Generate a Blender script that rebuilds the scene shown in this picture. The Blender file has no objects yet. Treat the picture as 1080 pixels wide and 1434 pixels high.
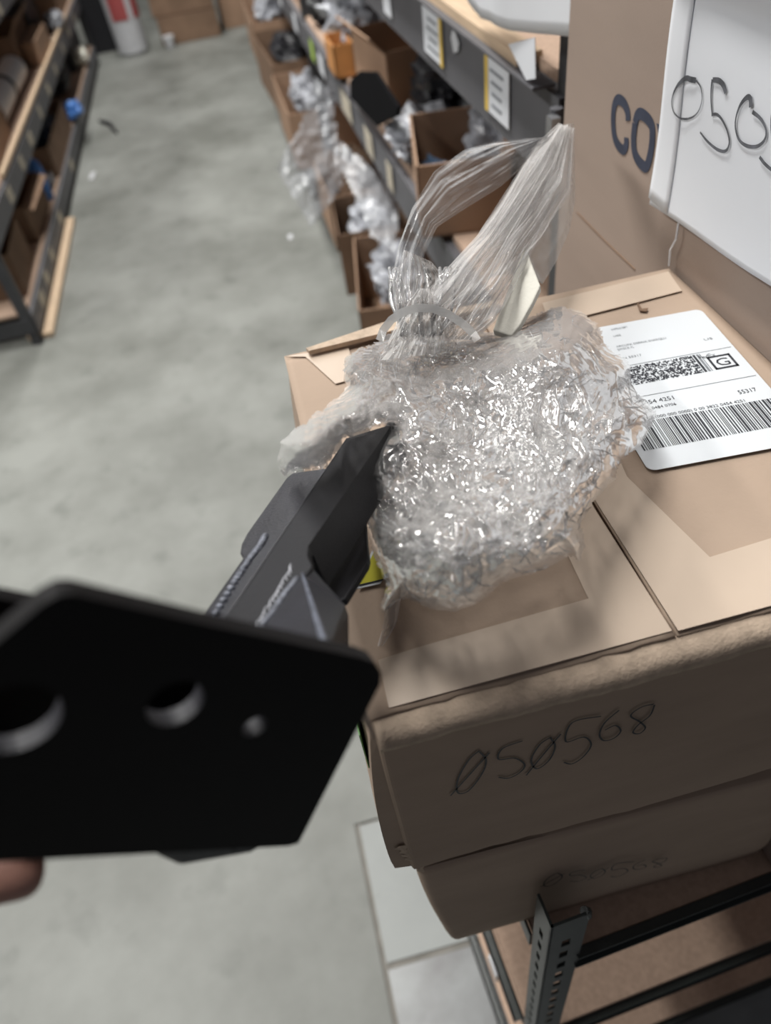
import bpy, math, random
import numpy as np
from mathutils import Vector, Matrix, noise
random.seed(7); rng = np.random.RandomState(7)
SC = bpy.context.scene; COL = SC.collection

# ------------------------------------------------------------------ camera
F = 1029.0; CX, CY = 540.0, 717.0            # focal length / centre in pixels of the 1080x1434 frame
_Y = np.array([-325., 1007., -F]); _N = np.array([165., -998., -F])
_Y /= np.linalg.norm(_Y); _N = _N - (_N @ _Y) * _Y; _Z = -_N / np.linalg.norm(_N); _X = np.cross(_Y, _Z)
RM = np.array([_X, _Y, _Z]); EYE = np.array([0., 0., 1.6])
cd = bpy.data.cameras.new('camera'); cam = bpy.data.objects.new('camera', cd); COL.objects.link(cam)
M4 = Matrix.Identity(4)
for i in range(3):
    for j in range(3): M4[i][j] = RM[i, j]
    M4[i][3] = EYE[i]
cam.matrix_world = M4
cd.sensor_fit = 'VERTICAL'; cd.sensor_height = 36.0; cd.lens = F / 1434 * 36
cd.clip_start = 0.01; cd.clip_end = 60
cd.dof.use_dof = True; cd.dof.focus_distance = 0.42; cd.dof.aperture_fstop = 5.8
SC.camera = cam

# ------------------------------------------------------------------ world, lights, exposure
w = bpy.data.worlds.new('world'); SC.world = w; w.use_nodes = True
w.node_tree.nodes['Background'].inputs[0].default_value = (0.93, 0.92, 1.0, 1)
w.node_tree.nodes['Background'].inputs[1].default_value = 0.068
def area(name, loc, size, power, color, rot=(0, 0, 0)):
    l = bpy.data.lights.new(name, 'AREA'); l.shape = 'RECTANGLE'; l.size, l.size_y = size
    l.energy = power; l.color = color
    o = bpy.data.objects.new(name, l); o.location = loc; o.rotation_euler = rot; COL.objects.link(o); return o
WHT = (1.0, 0.985, 0.95)
area('strip_lamp_near', (-0.6, 1.9, 4.6), (0.5, 2.4), 125, WHT)
area('strip_lamp_next_aisle', (-3.6, 2.2, 4.6), (0.5, 3.0), 150, WHT)
area('strip_lamp_middle', (-0.6, 5.0, 4.6), (0.5, 2.4), 85, WHT)
area('strip_lamp_far', (-0.6, 8.0, 4.6), (0.5, 2.4), 65, WHT)
SC.view_settings.view_transform = 'Standard'; SC.view_settings.look = 'None'
SC.view_settings.gamma = 1.0; SC.view_settings.use_curve_mapping = False
SC.view_settings.exposure = 0.50
SC.cycles.transparent_max_bounces = 32; SC.cycles.max_bounces = 8
SC.cycles.use_denoising = True; SC.cycles.caustics_reflective = False; SC.cycles.caustics_refractive = False
SC.cycles.sample_clamp_indirect = 6

# ------------------------------------------------------------------ pixel rays met with real planes
def ray(px, py): return RM @ np.array([(px - CX) / F, -(py - CY) / F, -1.0])
def onx(px, py, x): d = ray(px, py); return EYE + d * (x - EYE[0]) / d[0]
def ony(px, py, y): d = ray(px, py); return EYE + d * (y - EYE[1]) / d[1]
def onz(px, py, z): d = ray(px, py); return EYE + d * (z - EYE[2]) / d[2]
def atd(px, py, dep): return EYE + ray(px, py) * dep
def onplane(px, py, P0, n): d = ray(px, py); return EYE + d * (np.dot(n, P0 - EYE) / np.dot(n, d))

# ------------------------------------------------------------------ materials
def newmat(name):
    m = bpy.data.materials.new(name); m.use_nodes = True; nt = m.node_tree
    return m, nt, nt.nodes['Principled BSDF'], nt.nodes['Material Output']
def surf(name, col, rough=0.6, metal=0.0, var=0.12, vscale=20.0, bump=0.0, bscale=200.0, spec=0.5, col2=None, detail=4.0, stretch=(1,1,1)):
    m, nt, b, out = newmat(name)
    tc = nt.nodes.new('ShaderNodeTexCoord'); mp = nt.nodes.new('ShaderNodeMapping'); mp.inputs['Scale'].default_value = stretch
    geo = nt.nodes.new('ShaderNodeNewGeometry'); nt.links.new(geo.outputs['Position'], mp.inputs[0])
    n = nt.nodes.new('ShaderNodeTexNoise'); n.inputs['Scale'].default_value = vscale; n.inputs['Detail'].default_value = detail
    nt.links.new(mp.outputs[0], n.inputs['Vector'])
    r = nt.nodes.new('ShaderNodeValToRGB'); r.color_ramp.elements[0].position = 0.32; r.color_ramp.elements[1].position = 0.68
    c2 = col2 or tuple(min(1, c * (1 + var)) for c in col); c1 = col if col2 else tuple(c * (1 - var) for c in col)
    r.color_ramp.elements[0].color = (*c1, 1); r.color_ramp.elements[1].color = (*c2, 1)
    nt.links.new(n.outputs['Fac'], r.inputs[0]); nt.links.new(r.outputs[0], b.inputs['Base Color'])
    b.inputs['Roughness'].default_value = rough; b.inputs['Metallic'].default_value = metal
    b.inputs['Specular IOR Level'].default_value = spec
    if bump > 0:
        n2 = nt.nodes.new('ShaderNodeTexNoise'); n2.inputs['Scale'].default_value = bscale; n2.inputs['Detail'].default_value = 5
        nt.links.new(mp.outputs[0], n2.inputs['Vector'])
        bp = nt.nodes.new('ShaderNodeBump'); bp.inputs['Strength'].default_value = bump; bp.inputs['Distance'].default_value = 0.002
        nt.links.new(n2.outputs['Fac'], bp.inputs['Height']); nt.links.new(bp.outputs[0], b.inputs['Normal'])
    return m
def film(name, white=0.16, gloss=0.55, rough=0.10, tint=(0.93, 0.94, 0.96), bscale=120.0, bump=0.5, vein=0.35):
    """thin plastic film: see-through, milky where layers gather, sharp glints"""
    m, nt, b, out = newmat(name); nt.nodes.remove(b); L = nt.links.new; N = nt.nodes.new
    tr = N('ShaderNodeBsdfTransparent'); tr.inputs[0].default_value = (0.99, 0.99, 0.99, 1)
    df = N('ShaderNodeBsdfDiffuse'); df.inputs[0].default_value = (*tint, 1)
    tl = N('ShaderNodeBsdfTranslucent'); tl.inputs[0].default_value = (*tint, 1)
    gl = N('ShaderNodeBsdfGlossy'); gl.inputs[0].default_value = (1, 1, 1, 1); gl.inputs['Roughness'].default_value = rough
    geo = N('ShaderNodeNewGeometry')
    v = N('ShaderNodeTexVoronoi'); v.inputs['Scale'].default_value = bscale; L(geo.outputs['Position'], v.inputs['Vector'])
    nz = N('ShaderNodeTexNoise'); nz.inputs['Scale'].default_value = bscale * 0.5; nz.inputs['Detail'].default_value = 5; L(geo.outputs['Position'], nz.inputs['Vector'])
    ad = N('ShaderNodeMath'); ad.operation = 'ADD'; L(v.outputs['Distance'], ad.inputs[0]); L(nz.outputs['Fac'], ad.inputs[1])
    bp = N('ShaderNodeBump'); bp.inputs['Strength'].default_value = bump; bp.inputs['Distance'].default_value = 0.004; L(ad.outputs[0], bp.inputs['Height'])
    L(bp.outputs[0], gl.inputs['Normal'])
    lw = N('ShaderNodeLayerWeight'); lw.inputs['Blend'].default_value = 0.35
    pw = N('ShaderNodeMath'); pw.operation = 'POWER'; L(lw.outputs['Facing'], pw.inputs[0]); pw.inputs[1].default_value = 2.5
    mu = N('ShaderNodeMath'); mu.operation = 'MULTIPLY_ADD'; L(pw.outputs[0], mu.inputs[0]); mu.inputs[1].default_value = vein; mu.inputs[2].default_value = white
    mu.use_clamp = True
    m1 = N('ShaderNodeMixShader'); m1.inputs[0].default_value = 0.22; L(df.outputs[0], m1.inputs[1]); L(tl.outputs[0], m1.inputs[2])
    m2 = N('ShaderNodeMixShader'); L(mu.outputs[0], m2.inputs[0]); L(tr.outputs[0], m2.inputs[1]); L(m1.outputs[0], m2.inputs[2])
    fr = N('ShaderNodeFresnel'); fr.inputs['IOR'].default_value = 1.5; L(bp.outputs[0], fr.inputs['Normal'])
    fm = N('ShaderNodeMath'); fm.operation = 'MULTIPLY'; L(fr.outputs[0], fm.inputs[0]); fm.inputs[1].default_value = gloss * 3; fm.use_clamp = True
    m3 = N('ShaderNodeMixShader'); L(fm.outputs[0], m3.inputs[0]); L(m2.outputs[0], m3.inputs[1]); L(gl.outputs[0], m3.inputs[2])
    L(m3.outputs[0], out.inputs['Surface']); return m

KRAFT = (0.40, 0.305, 0.235)
M = dict(
    kraft=surf('kraft_cardboard', KRAFT, 0.8, var=0.07, vscale=9, bump=0.12, bscale=260, spec=0.2, stretch=(1, 1, 3)),
    kraft_big=surf('kraft_cardboard_big', (0.33, 0.258, 0.215), 0.75, var=0.06, vscale=5, bump=0.10, bscale=300, spec=0.3, stretch=(1, 1, 4)),
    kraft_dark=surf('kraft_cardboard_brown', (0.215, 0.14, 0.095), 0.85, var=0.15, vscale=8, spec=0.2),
    kraft_red=surf('kraft_cardboard_reddish', (0.36, 0.235, 0.16), 0.8, var=0.1, vscale=6, spec=0.2),
    edge=surf('cardboard_edge', (0.50, 0.395, 0.305), 0.85, var=0.15, vscale=120, bump=0.3, bscale=500, spec=0.15),
    tape=surf('paper_tape', (0.54, 0.435, 0.345), 0.42, var=0.05, vscale=14, bump=0.06, bscale=90, spec=0.5),
    tape_dark=surf('packing_tape', (0.42, 0.31, 0.235), 0.32, var=0.05, vscale=14, bump=0.06, bscale=90, spec=0.6),
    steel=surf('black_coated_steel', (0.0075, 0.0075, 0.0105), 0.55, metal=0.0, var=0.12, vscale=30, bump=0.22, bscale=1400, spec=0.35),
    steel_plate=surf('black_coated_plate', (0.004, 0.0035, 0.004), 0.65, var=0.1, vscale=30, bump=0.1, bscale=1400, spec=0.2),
    steel_lit=surf('lit_black_steel', (0.016, 0.0165, 0.023), 0.42, var=0.2, vscale=60, bump=0.2, bscale=900, spec=0.6),  # lighter copy of the black steel, the light it catches painted in
    weld=surf('weld_bead', (0.13, 0.14, 0.17), 0.34, metal=0.2, var=0.5, vscale=400, bump=0.5, bscale=900, spec=0.7),
    ridge=surf('steel_edge_highlight', (0.11, 0.12, 0.15), 0.35, var=0.4, vscale=300, spec=0.6),  # highlight along the gusset ridge, put into the colour
    matte_black=surf('matte_black_plate', (0.006, 0.006, 0.007), 0.9, var=0.1, spec=0.05),
    hole=surf('lit_hole_wall', (0.028, 0.028, 0.033), 0.5, var=0.2, vscale=80, spec=0.3),  # paler than the plate: light on the hole walls is in the colour
    scratch=surf('bare_scratch', (0.45, 0.46, 0.50), 0.4, metal=0.3, var=0.3, vscale=200),
    rack=surf('dark_rack_steel', (0.045, 0.046, 0.05), 0.5, var=0.15, vscale=12, spec=0.4, bump=0.1, bscale=300),
    rack_green=surf('dark_green_rack_steel', (0.030, 0.036, 0.034), 0.38, var=0.2, vscale=25, spec=0.5, bump=0.15, bscale=400),
    rack_grey=surf('grey_rack_steel', (0.105, 0.105, 0.115), 0.5, var=0.12, vscale=9, spec=0.4),
    zinc=surf('bare_zinc', (0.45, 0.46, 0.48), 0.3, metal=0.8, var=0.2, vscale=60),
    board=surf('particle_board', (0.46, 0.33, 0.25), 0.8, var=0.1, vscale=160, bump=0.15, bscale=600, spec=0.2),
    wood=surf('pale_wood', (0.55, 0.41, 0.28), 0.7, var=0.12, vscale=12, stretch=(8, 1, 8)),
    paper=surf('white_paper', (0.70, 0.72, 0.76), 0.6, var=0.02, vscale=6, spec=0.3),
    paper2=surf('white_paper_margin', (0.76, 0.78, 0.82), 0.45, var=0.02, vscale=6, spec=0.4),
    label=surf('label_white', (0.66, 0.69, 0.72), 0.35, var=0.01, vscale=6, spec=0.5),
    ink=surf('black_ink', (0.02, 0.022, 0.03), 0.6, var=0.1), ink_grey=surf('faint_ink', (0.20, 0.215, 0.235), 0.6, var=0.2, vscale=300),
    marker=surf('marker_ink', (0.012, 0.012, 0.016), 0.5, var=0.2, vscale=90), marker_grey=surf('marker_ink_thin', (0.10, 0.105, 0.12), 0.5, var=0.5, vscale=120),
    navy=surf('navy_print', (0.035, 0.042, 0.07), 0.7, var=0.15, vscale=80),
    yellow=surf('yellow_print', (0.62, 0.58, 0.06), 0.5, var=0.08), yellow_edge=surf('yellow_label_edge', (0.75, 0.52, 0.10), 0.5, var=0.05),
    cream=surf('cream_foam', (0.78, 0.76, 0.68), 0.7, var=0.03, vscale=60, bump=0.2, bscale=400),
    green=surf('green_tape', (0.16, 0.42, 0.12), 0.5, var=0.1), lime=surf('lime_sticker', (0.42, 0.60, 0.10), 0.5, var=0.1),
    orange=surf('orange_plastic', (0.55, 0.25, 0.08), 0.55, var=0.1), blue=surf('blue_plastic', (0.05, 0.17, 0.48), 0.45, var=0.25, vscale=40),
    navy_bag=surf('dark_blue_plastic', (0.035, 0.06, 0.10), 0.4, var=0.3, vscale=30),
    white=surf('white_plastic', (0.62, 0.63, 0.66), 0.4, var=0.04), grey=surf('grey_plastic', (0.27, 0.28, 0.32), 0.5, var=0.08),
    red=surf('red_print', (0.42, 0.09, 0.09), 0.5, var=0.15, vscale=60), black=surf('black_plastic', (0.008, 0.008, 0.011), 0.5, var=0.2),
    bubble=surf('grey_white_plastic_bag', (0.30, 0.31, 0.34), 0.36, var=0.5, vscale=30, bump=0.5, bscale=40, spec=0.6),
    skin=surf('skin', (0.42, 0.22, 0.17), 0.55, var=0.06, vscale=60, bump=0.15, bscale=500),
    film=film('crumpled_film', 0.20, 0.19, 0.11, tint=(0.97, 0.95, 0.94), bscale=90, bump=0.14, vein=0.42),
    film_clear=film('clear_film', 0.085, 0.30, 0.12, bscale=90, bump=0.22, vein=0.75),
    film_milky=film('milky_film', 0.34, 0.22, 0.25, tint=(0.80, 0.80, 0.78), bscale=60, bump=0.5, vein=0.45),
    film_far=film('far_bag_film', 0.42, 0.03, 0.35, tint=(0.55, 0.57, 0.61), bscale=18, bump=0.35, vein=0.4),
    strap=film('strap_plastic', 0.62, 0.5, 0.25, tint=(0.93, 0.93, 0.92), bscale=80, bump=0.1, vein=0.3),
    filler=surf('joint_filler', (0.20, 0.19, 0.17), 0.9, var=0.15, vscale=20),
    dim=surf('dim_wall', (0.10, 0.095, 0.09), 0.9, var=0.2, vscale=2),
)
def concrete(name, a, b_, rough=0.55, seed=0.0):
    m, nt, b, out = newmat(name); L = nt.links.new; N = nt.nodes.new
    geo = N('ShaderNodeNewGeometry'); mp = N('ShaderNodeMapping'); mp.inputs['Location'].default_value = (seed, seed, 0); L(geo.outputs['Position'], mp.inputs[0])
    n1 = N('ShaderNodeTexNoise'); n1.inputs['Scale'].default_value = 1.6; n1.inputs['Detail'].default_value = 6; n1.inputs['Roughness'].default_value = 0.62; L(mp.outputs[0], n1.inputs['Vector'])
    r1 = N('ShaderNodeValToRGB'); r1.color_ramp.elements[0].position = 0.34; r1.color_ramp.elements[1].position = 0.64
    r1.color_ramp.elements[0].color = (*a, 1); r1.color_ramp.elements[1].color = (*b_, 1); L(n1.outputs['Fac'], r1.inputs[0])
    n2 = N('ShaderNodeTexNoise'); n2.inputs['Scale'].default_value = 9; n2.inputs['Detail'].default_value = 8; L(mp.outputs[0], n2.inputs['Vector'])
    r2 = N('ShaderNodeValToRGB'); r2.color_ramp.elements[0].position = 0.27; r2.color_ramp.elements[1].position = 0.42
    r2.color_ramp.elements[0].color = (0.72, 0.73, 0.72, 1); r2.color_ramp.elements[1].color = (1, 1, 1, 1); L(n2.outputs['Fac'], r2.inputs[0])
    mx = N('ShaderNodeMix'); mx.data_type = 'RGBA'; mx.blend_type = 'MULTIPLY'; mx.inputs[0].default_value = 0.8; L(r1.outputs[0], mx.inputs[6]); L(r2.outputs[0], mx.inputs[7])
    L(mx.outputs[2], b.inputs['Base Color']); b.inputs['Roughness'].default_value = rough
    bp = N('ShaderNodeBump'); bp.inputs['Strength'].default_value = 0.15; bp.inputs['Distance'].default_value = 0.004; L(n2.outputs['Fac'], bp.inputs['Height']); L(bp.outputs[0], b.inputs['Normal'])
    return m
M['concrete'] = concrete('sealed_concrete', (0.140, 0.145, 0.130), (0.255, 0.263, 0.245))
M['concrete_new'] = concrete('pale_concrete', (0.20, 0.213, 0.208), (0.275, 0.290, 0.282), 0.5, 3.0)
M['concrete_worn'] = concrete('worn_concrete', (0.10, 0.098, 0.10), (0.34, 0.37, 0.37), 0.35, 9.0)

# ------------------------------------------------------------------ mesh building
class MB:
    def __init__(s): s.v = []; s.f = []
    def add(s, vs, fs):
        b = len(s.v); s.v += [tuple(map(float, p)) for p in vs]; s.f += [tuple(b + i for i in f) for f in fs]; return s
    def box(s, c, size, rz=0.0, rx=0.0, ry=0.0):
        R = Matrix.Rotation(rz, 3, 'Z') @ Matrix.Rotation(rx, 3, 'X') @ Matrix.Rotation(ry, 3, 'Y')
        vs = [Vector(c) + R @ Vector((sx * size[0] / 2, sy * size[1] / 2, sz * size[2] / 2)) for sx in (-1, 1) for sy in (-1, 1) for sz in (-1, 1)]
        return s.add(vs, [(0, 1, 3, 2), (4, 6, 7, 5), (0, 4, 5, 1), (2, 3, 7, 6), (0, 2, 6, 4), (1, 5, 7, 3)])
    def prism(s, poly, off):
        """planar polygon extruded by the vector off"""
        n = len(poly); P = [np.array(p, float) for p in poly]; off = np.array(off, float)
        return s.add(P + [p + off for p in P], [tuple(range(n)), tuple(range(2 * n - 1, n - 1, -1))] + [(i, i + n, (i + 1) % n + n, (i + 1) % n) for i in range(n)])
    def tube(s, path, r, seg=8, cap=True):
        P = [Vector(p) for p in path]; n = len(P); rs = r if hasattr(r, '__len__') else [r] * n; vs = []; fs = []
        for i in range(n):
            t = (P[min(i + 1, n - 1)] - P[max(i - 1, 0)]).normalized()
            a = t.cross(Vector((0.13, 0.21, 1))).normalized(); b = t.cross(a)
            for k in range(seg):
                an = 2 * math.pi * k / seg; vs.append(P[i] + (a * math.cos(an) + b * math.sin(an)) * rs[i])
        for i in range(n - 1):
            for k in range(seg): fs.append((i * seg + k, i * seg + (k + 1) % seg, (i + 1) * seg + (k + 1) % seg, (i + 1) * seg + k))
        if cap: fs += [tuple(range(seg - 1, -1, -1)), tuple((n - 1) * seg + k for k in range(seg))]
        return s.add(vs, fs)
    def lathe(s, base, prof, axis=(0, 0, 1), seg=24):
        ax = Vector(axis).normalized(); a = ax.orthogonal().normalized(); b = ax.cross(a); vs = []; fs = []; n = len(prof)
        for (r, h) in prof:
            for k in range(seg):
                an = 2 * math.pi * k / seg; vs.append(Vector(base) + ax * h + (a * math.cos(an) + b * math.sin(an)) * r)
        for i in range(n - 1):
            for k in range(seg): fs.append((i * seg + k, i * seg + (k + 1) % seg, (i + 1) * seg + (k + 1) % seg, (i + 1) * seg + k))
        fs += [tuple(range(seg - 1, -1, -1)), tuple((n - 1) * seg + k for k in range(seg))]
        return s.add(vs, fs)
    def build(s, name, mat, parent=None, smooth=False, bevel=0.0):
        o0 = Vector(parent.get('_loc', (0, 0, 0))) if parent else Vector((0, 0, 0))
        me = bpy.data.meshes.new(name); me.from_pydata([tuple(Vector(p) - o0) for p in s.v], [], s.f); me.validate()
        for m_ in (mat if isinstance(mat, (list, tuple)) else [mat]): me.materials.append(m_)
        if smooth: me.polygons.foreach_set('use_smooth', [True] * len(me.polygons))
        o = bpy.data.objects.new(name, me); COL.objects.link(o)
        if parent: o.parent = parent
        o['_loc'] = list(o0)
        if bevel > 0:
            b = o.modifiers.new('bevel', 'BEVEL'); b.width = bevel; b.segments = 2; b.limit_method = 'ANGLE'; b.angle_limit = 0.6
        return o
def tag(o, label=None, cat=None, group=None, kind=None):
    if label: o['label'] = label
    if cat: o['category'] = cat
    if group: o['group'] = group
    if kind: o['kind'] = kind
    return o
def thing(name, label, cat, loc, group=None):
    o = bpy.data.objects.new(name, None); o.empty_display_size = 0.02; COL.objects.link(o); o.location = loc; o['_loc'] = [float(c) for c in loc]
    return tag(o, label, cat, group)
def grid_mesh(P, mask=None):
    """P: (h,w,3) array of points, mask: (h-1,w-1) faces kept"""
    h, w_ = P.shape[:2]; idx = np.arange(h * w_).reshape(h, w_)
    f = np.stack([idx[:-1, :-1], idx[:-1, 1:], idx[1:, 1:], idx[1:, :-1]], -1)
    f = f[mask] if mask is not None else f.reshape(-1, 4)
    used = np.unique(f); rm = -np.ones(h * w_, int); rm[used] = np.arange(len(used))
    mb = MB(); mb.v = [tuple(p) for p in P.reshape(-1, 3)[used]]; mb.f = [tuple(q) for q in rm[f]]; return mb
def worley(x, y, seed=0):
    """2-D cellular noise: distance to the nearest and second nearest point"""
    xi = np.floor(x).astype(int); yi = np.floor(y).astype(int); f1 = np.full(x.shape, 9.0); f2 = f1.copy()
    for dx in (-1, 0, 1):
        for dy in (-1, 0, 1):
            cx_, cy_ = xi + dx, yi + dy
            h = (cx_ * 374761393 + cy_ * 668265263 + seed * 974634777) & 0x7fffffff
            h = ((h ^ (h >> 13)) * 1274126177) & 0x7fffffff
            jx = (h & 0xffff) / 65535.0; jy = ((h >> 12) & 0xffff) / 65535.0
            d = np.hypot(cx_ + jx - x, cy_ + jy - y); f2 = np.minimum(f2, np.maximum(f1, d)); f1 = np.minimum(f1, d)
    return f1, f2
def vnoise(x, y, seed=0):
    xi = np.floor(x).astype(int); yi = np.floor(y).astype(int); fx = x - xi; fy = y - yi
    fx = fx * fx * (3 - 2 * fx); fy = fy * fy * (3 - 2 * fy)
    def h(a, b):
        q = (a * 374761393 + b * 668265263 + seed * 974634777) & 0x7fffffff
        q = ((q ^ (q >> 13)) * 1274126177) & 0x7fffffff; return (q & 0xffff) / 32767.5 - 1
    return (h(xi, yi) * (1 - fx) + h(xi + 1, yi) * fx) * (1 - fy) + (h(xi, yi + 1) * (1 - fx) + h(xi + 1, yi + 1) * fx) * fy
def inside(px, py, poly):
    r = np.zeros(px.shape, bool); n = len(poly)
    for i in range(n):
        x1, y1 = poly[i]; x2, y2 = poly[(i + 1) % n]
        if y1 == y2: continue
        c = ((y1 > py) != (y2 > py)) & (px < (x2 - x1) * (py - y1) / (y2 - y1) + x1); r ^= c
    return r
def edist(px, py, poly):
    d = np.full(px.shape, 1e9); n = len(poly)
    for i in range(n):
        x1, y1 = poly[i]; x2, y2 = poly[(i + 1) % n]; vx, vy = x2 - x1, y2 - y1
        t = np.clip(((px - x1) * vx + (py - y1) * vy) / (vx * vx + vy * vy + 1e-9), 0, 1)
        d = np.minimum(d, np.hypot(px - x1 - t * vx, py - y1 - t * vy))
    return d
def ribbon(mb, pts, widths, nrm, lift):
    """flat pen stroke through 3-D points lying on a plane with normal nrm; smoothed by Catmull-Rom"""
    P = [Vector(p) for p in pts]; n = len(P); Q = []; W = []
    ws = widths if hasattr(widths, '__len__') else [widths] * n
    for i in range(n - 1):
        p0, p1, p2, p3 = P[max(i - 1, 0)], P[i], P[i + 1], P[min(i + 2, n - 1)]
        for k in range(6):
            t = k / 6; Q.append(0.5 * ((2 * p1) + (p2 - p0) * t + (2 * p0 - 5 * p1 + 4 * p2 - p3) * t * t + (3 * p1 - p0 - 3 * p2 + p3) * t ** 3))
            W.append(ws[i] * (1 - t) + ws[i + 1] * t)
    Q.append(P[-1]); W.append(ws[-1]); N_ = Vector(nrm); vs = []; m = len(Q)
    for i in range(m):
        t = Q[min(i + 1, m - 1)] - Q[max(i - 1, 0)]
        s_ = N_.cross(t).normalized() * (W[i] / 2); vs += [Q[i] + s_ + N_ * lift, Q[i] - s_ + N_ * lift]
    mb.add(vs, [(2 * i, 2 * i + 1, 2 * i + 3, 2 * i + 2) for i in range(m - 1)])
def text_mesh(mb, s, origin, ex, ey, width=None, height=None, nrm=(0, 0, 1), lift=0.0004, align='LEFT'):
    """lettering laid on a surface; ex/ey are unit vectors of the surface"""
    cu = bpy.data.curves.new('t', 'FONT'); cu.body = s; cu.resolution_u = 2; ob = bpy.data.objects.new('t', cu); COL.objects.link(ob)
    dg = bpy.context.evaluated_depsgraph_get(); me = ob.evaluated_get(dg).to_mesh()
    V = np.array([v.co[:] for v in me.vertices]).reshape(-1, 3); Fc = [tuple(p.vertices) for p in me.polygons]
    ob.evaluated_get(dg).to_mesh_clear(); bpy.data.objects.remove(ob); bpy.data.curves.remove(cu)
    V[:, 0] -= V[:, 0].min(); W = V[:, 0].max(); H = V[:, 1].max()
    sx = (width / W) if width else height / H; sy = (height / H) if height else sx
    x = V[:, 0] * sx; y = V[:, 1] * sy
    if align == 'RIGHT': x = x - W * sx
    if align == 'CENTER': x = x - W * sx / 2
    O, ex, ey, nn = map(lambda a: np.array(a, float), (origin, ex, ey, nrm))
    mb.add(O + x[:, None] * ex + y[:, None] * ey + nn * lift, Fc)

# ------------------------------------------------------------------ the setting
XJ, YJ1, YJ2 = -0.108, 0.665, 0.385
fl = MB()
fl.box((-3.05, 4.5, -0.05), (5.884, 13, 0.1))                      # left of the saw joint
fl.box((3.0, (YJ1 + 11) / 2, -0.05), (6.216, 11 - YJ1, 0.1))
floor = tag(fl.build('floor', M['concrete']), kind='structure')
p = MB().box((0.5, (YJ1 + YJ2) / 2, -0.052), (1.196, YJ1 - YJ2 - 0.012, 0.1)).build('concrete_slab', M['concrete_new'], floor)
p = MB().box((0.5, -0.8, -0.052), (1.196, 2 * (YJ2 + 0.8) - 0.012, 0.1)).build('concrete_slab', M['concrete_worn'], floor)
p = MB().box((3.6, -0.7, -0.052), (4.9, 2.70, 0.1)).build('concrete_slab', M['concrete'], floor)
MB().box((0.0, 4.5, -0.109), (12.2, 13, 0.01)).box((XJ, -0.62, -0.0285), (0.03, 2.62, 0.05)).box((0.5, YJ1, -0.03), (1.26, 0.03, 0.05)).box((0.5, YJ2, -0.03), (1.26, 0.03, 0.05)).build('joint_filler', M['filler'], floor)
tag(MB().box((0, 10.95, 2.4), (12, 0.1, 4.9)).build('wall_back', M['dim']), kind='structure')

# ------------------------------------------------------------------ racks
def rack(name, label, x0, x1, y0, ys, levels, mats, beam_h=0.09, post=True, ztop=2.3, lips=(), face=1):
    """bay rack: posts at every y in ys, front beam and board at each level; face=+1 when the aisle is at x1"""
    r = thing(name, label, 'rack', ((x0 + x1) / 2, y0, 0))
    for y in ys:
        for x, sgn in ((x0, 1), (x1, -1)):
            b = MB().box((x + sgn * 0.0015, y, ztop / 2), (0.003, 0.04, ztop)).box((x + sgn * 0.02, y - 0.019, ztop / 2), (0.04, 0.003, ztop))
            b.build('post', mats[0], r)
    for z in levels:
        for i in range(len(ys) - 1):
            xf = x1 if face > 0 else x0; sg = -1 if face > 0 else 1
            b = MB().box((xf + face * 0.004, (ys[i] + ys[i + 1]) / 2, z - beam_h / 2), (0.004, ys[i + 1] - ys[i] - 0.002, beam_h))
            b.box((xf + sg * 0.012, (ys[i] + ys[i + 1]) / 2, z - 0.001), (0.03, ys[i + 1] - ys[i] - 0.002, 0.003))
            b.build('beam', mats[1], r)
            MB().box(((x0 + x1) / 2, (ys[i] + ys[i + 1]) / 2, z + 0.0075), (abs(x1 - x0) - 0.02, ys[i + 1] - ys[i] - 0.01, 0.013)).build('shelf_board', M['board'], r)
    return r
left = rack('storage_rack', 'grey steel storage rack with labelled beams along the left side of the aisle', -1.62, -1.03, 3.07, (3.07, 7.8), (0.13, 0.50, 0.98), (M['rack'], M['rack_grey']), ztop=2.0)
b = MB()
for (x, z) in ((-1.028, 0.13),): b.box((-1.32, 3.048, 0.09), (0.58, 0.004, 0.07))
b.build('side_beam', M['rack'], left)
MB().box((-1.04, 3.72, 0.012), (0.11, 1.25, 0.022)).build('kick_board', M['wood'], left)
tag(left, None)
lb = MB().box((-1.036, 5.25, 0.522), (0.02, 3.3, 0.018)).build('board_edge', M['wood'], left)
for (z, ylist) in ((0.455, (3.55, 3.95, 4.3, 4.75, 5.2, 5.65, 6.2, 6.7, 7.2)), (0.085, (3.3, 3.5, 3.75, 4.2, 5.0, 6.1)), (0.93, (4.2, 4.8, 5.5, 6.2, 7.0))):
    for y in ylist:
        MB().box((-1.0225, y, z), (0.001, random.uniform(0.07, 0.12), 0.055)).build('price_label', surf('worn_label', (0.50, 0.45, 0.36), 0.6) if 'wl' not in M else M['wl'], left)
        M['wl'] = bpy.data.materials['worn_label']

right = rack('storage_rack', 'dark grey steel storage rack with price channels along the right side of the aisle', 0.335, 1.1, 0.75, (0.775, 3.2, 5.6, 8.0), (0.40, 0.955, 1.335), (M['rack'], M['rack_grey']), face=-1, ztop=2.4)
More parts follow.
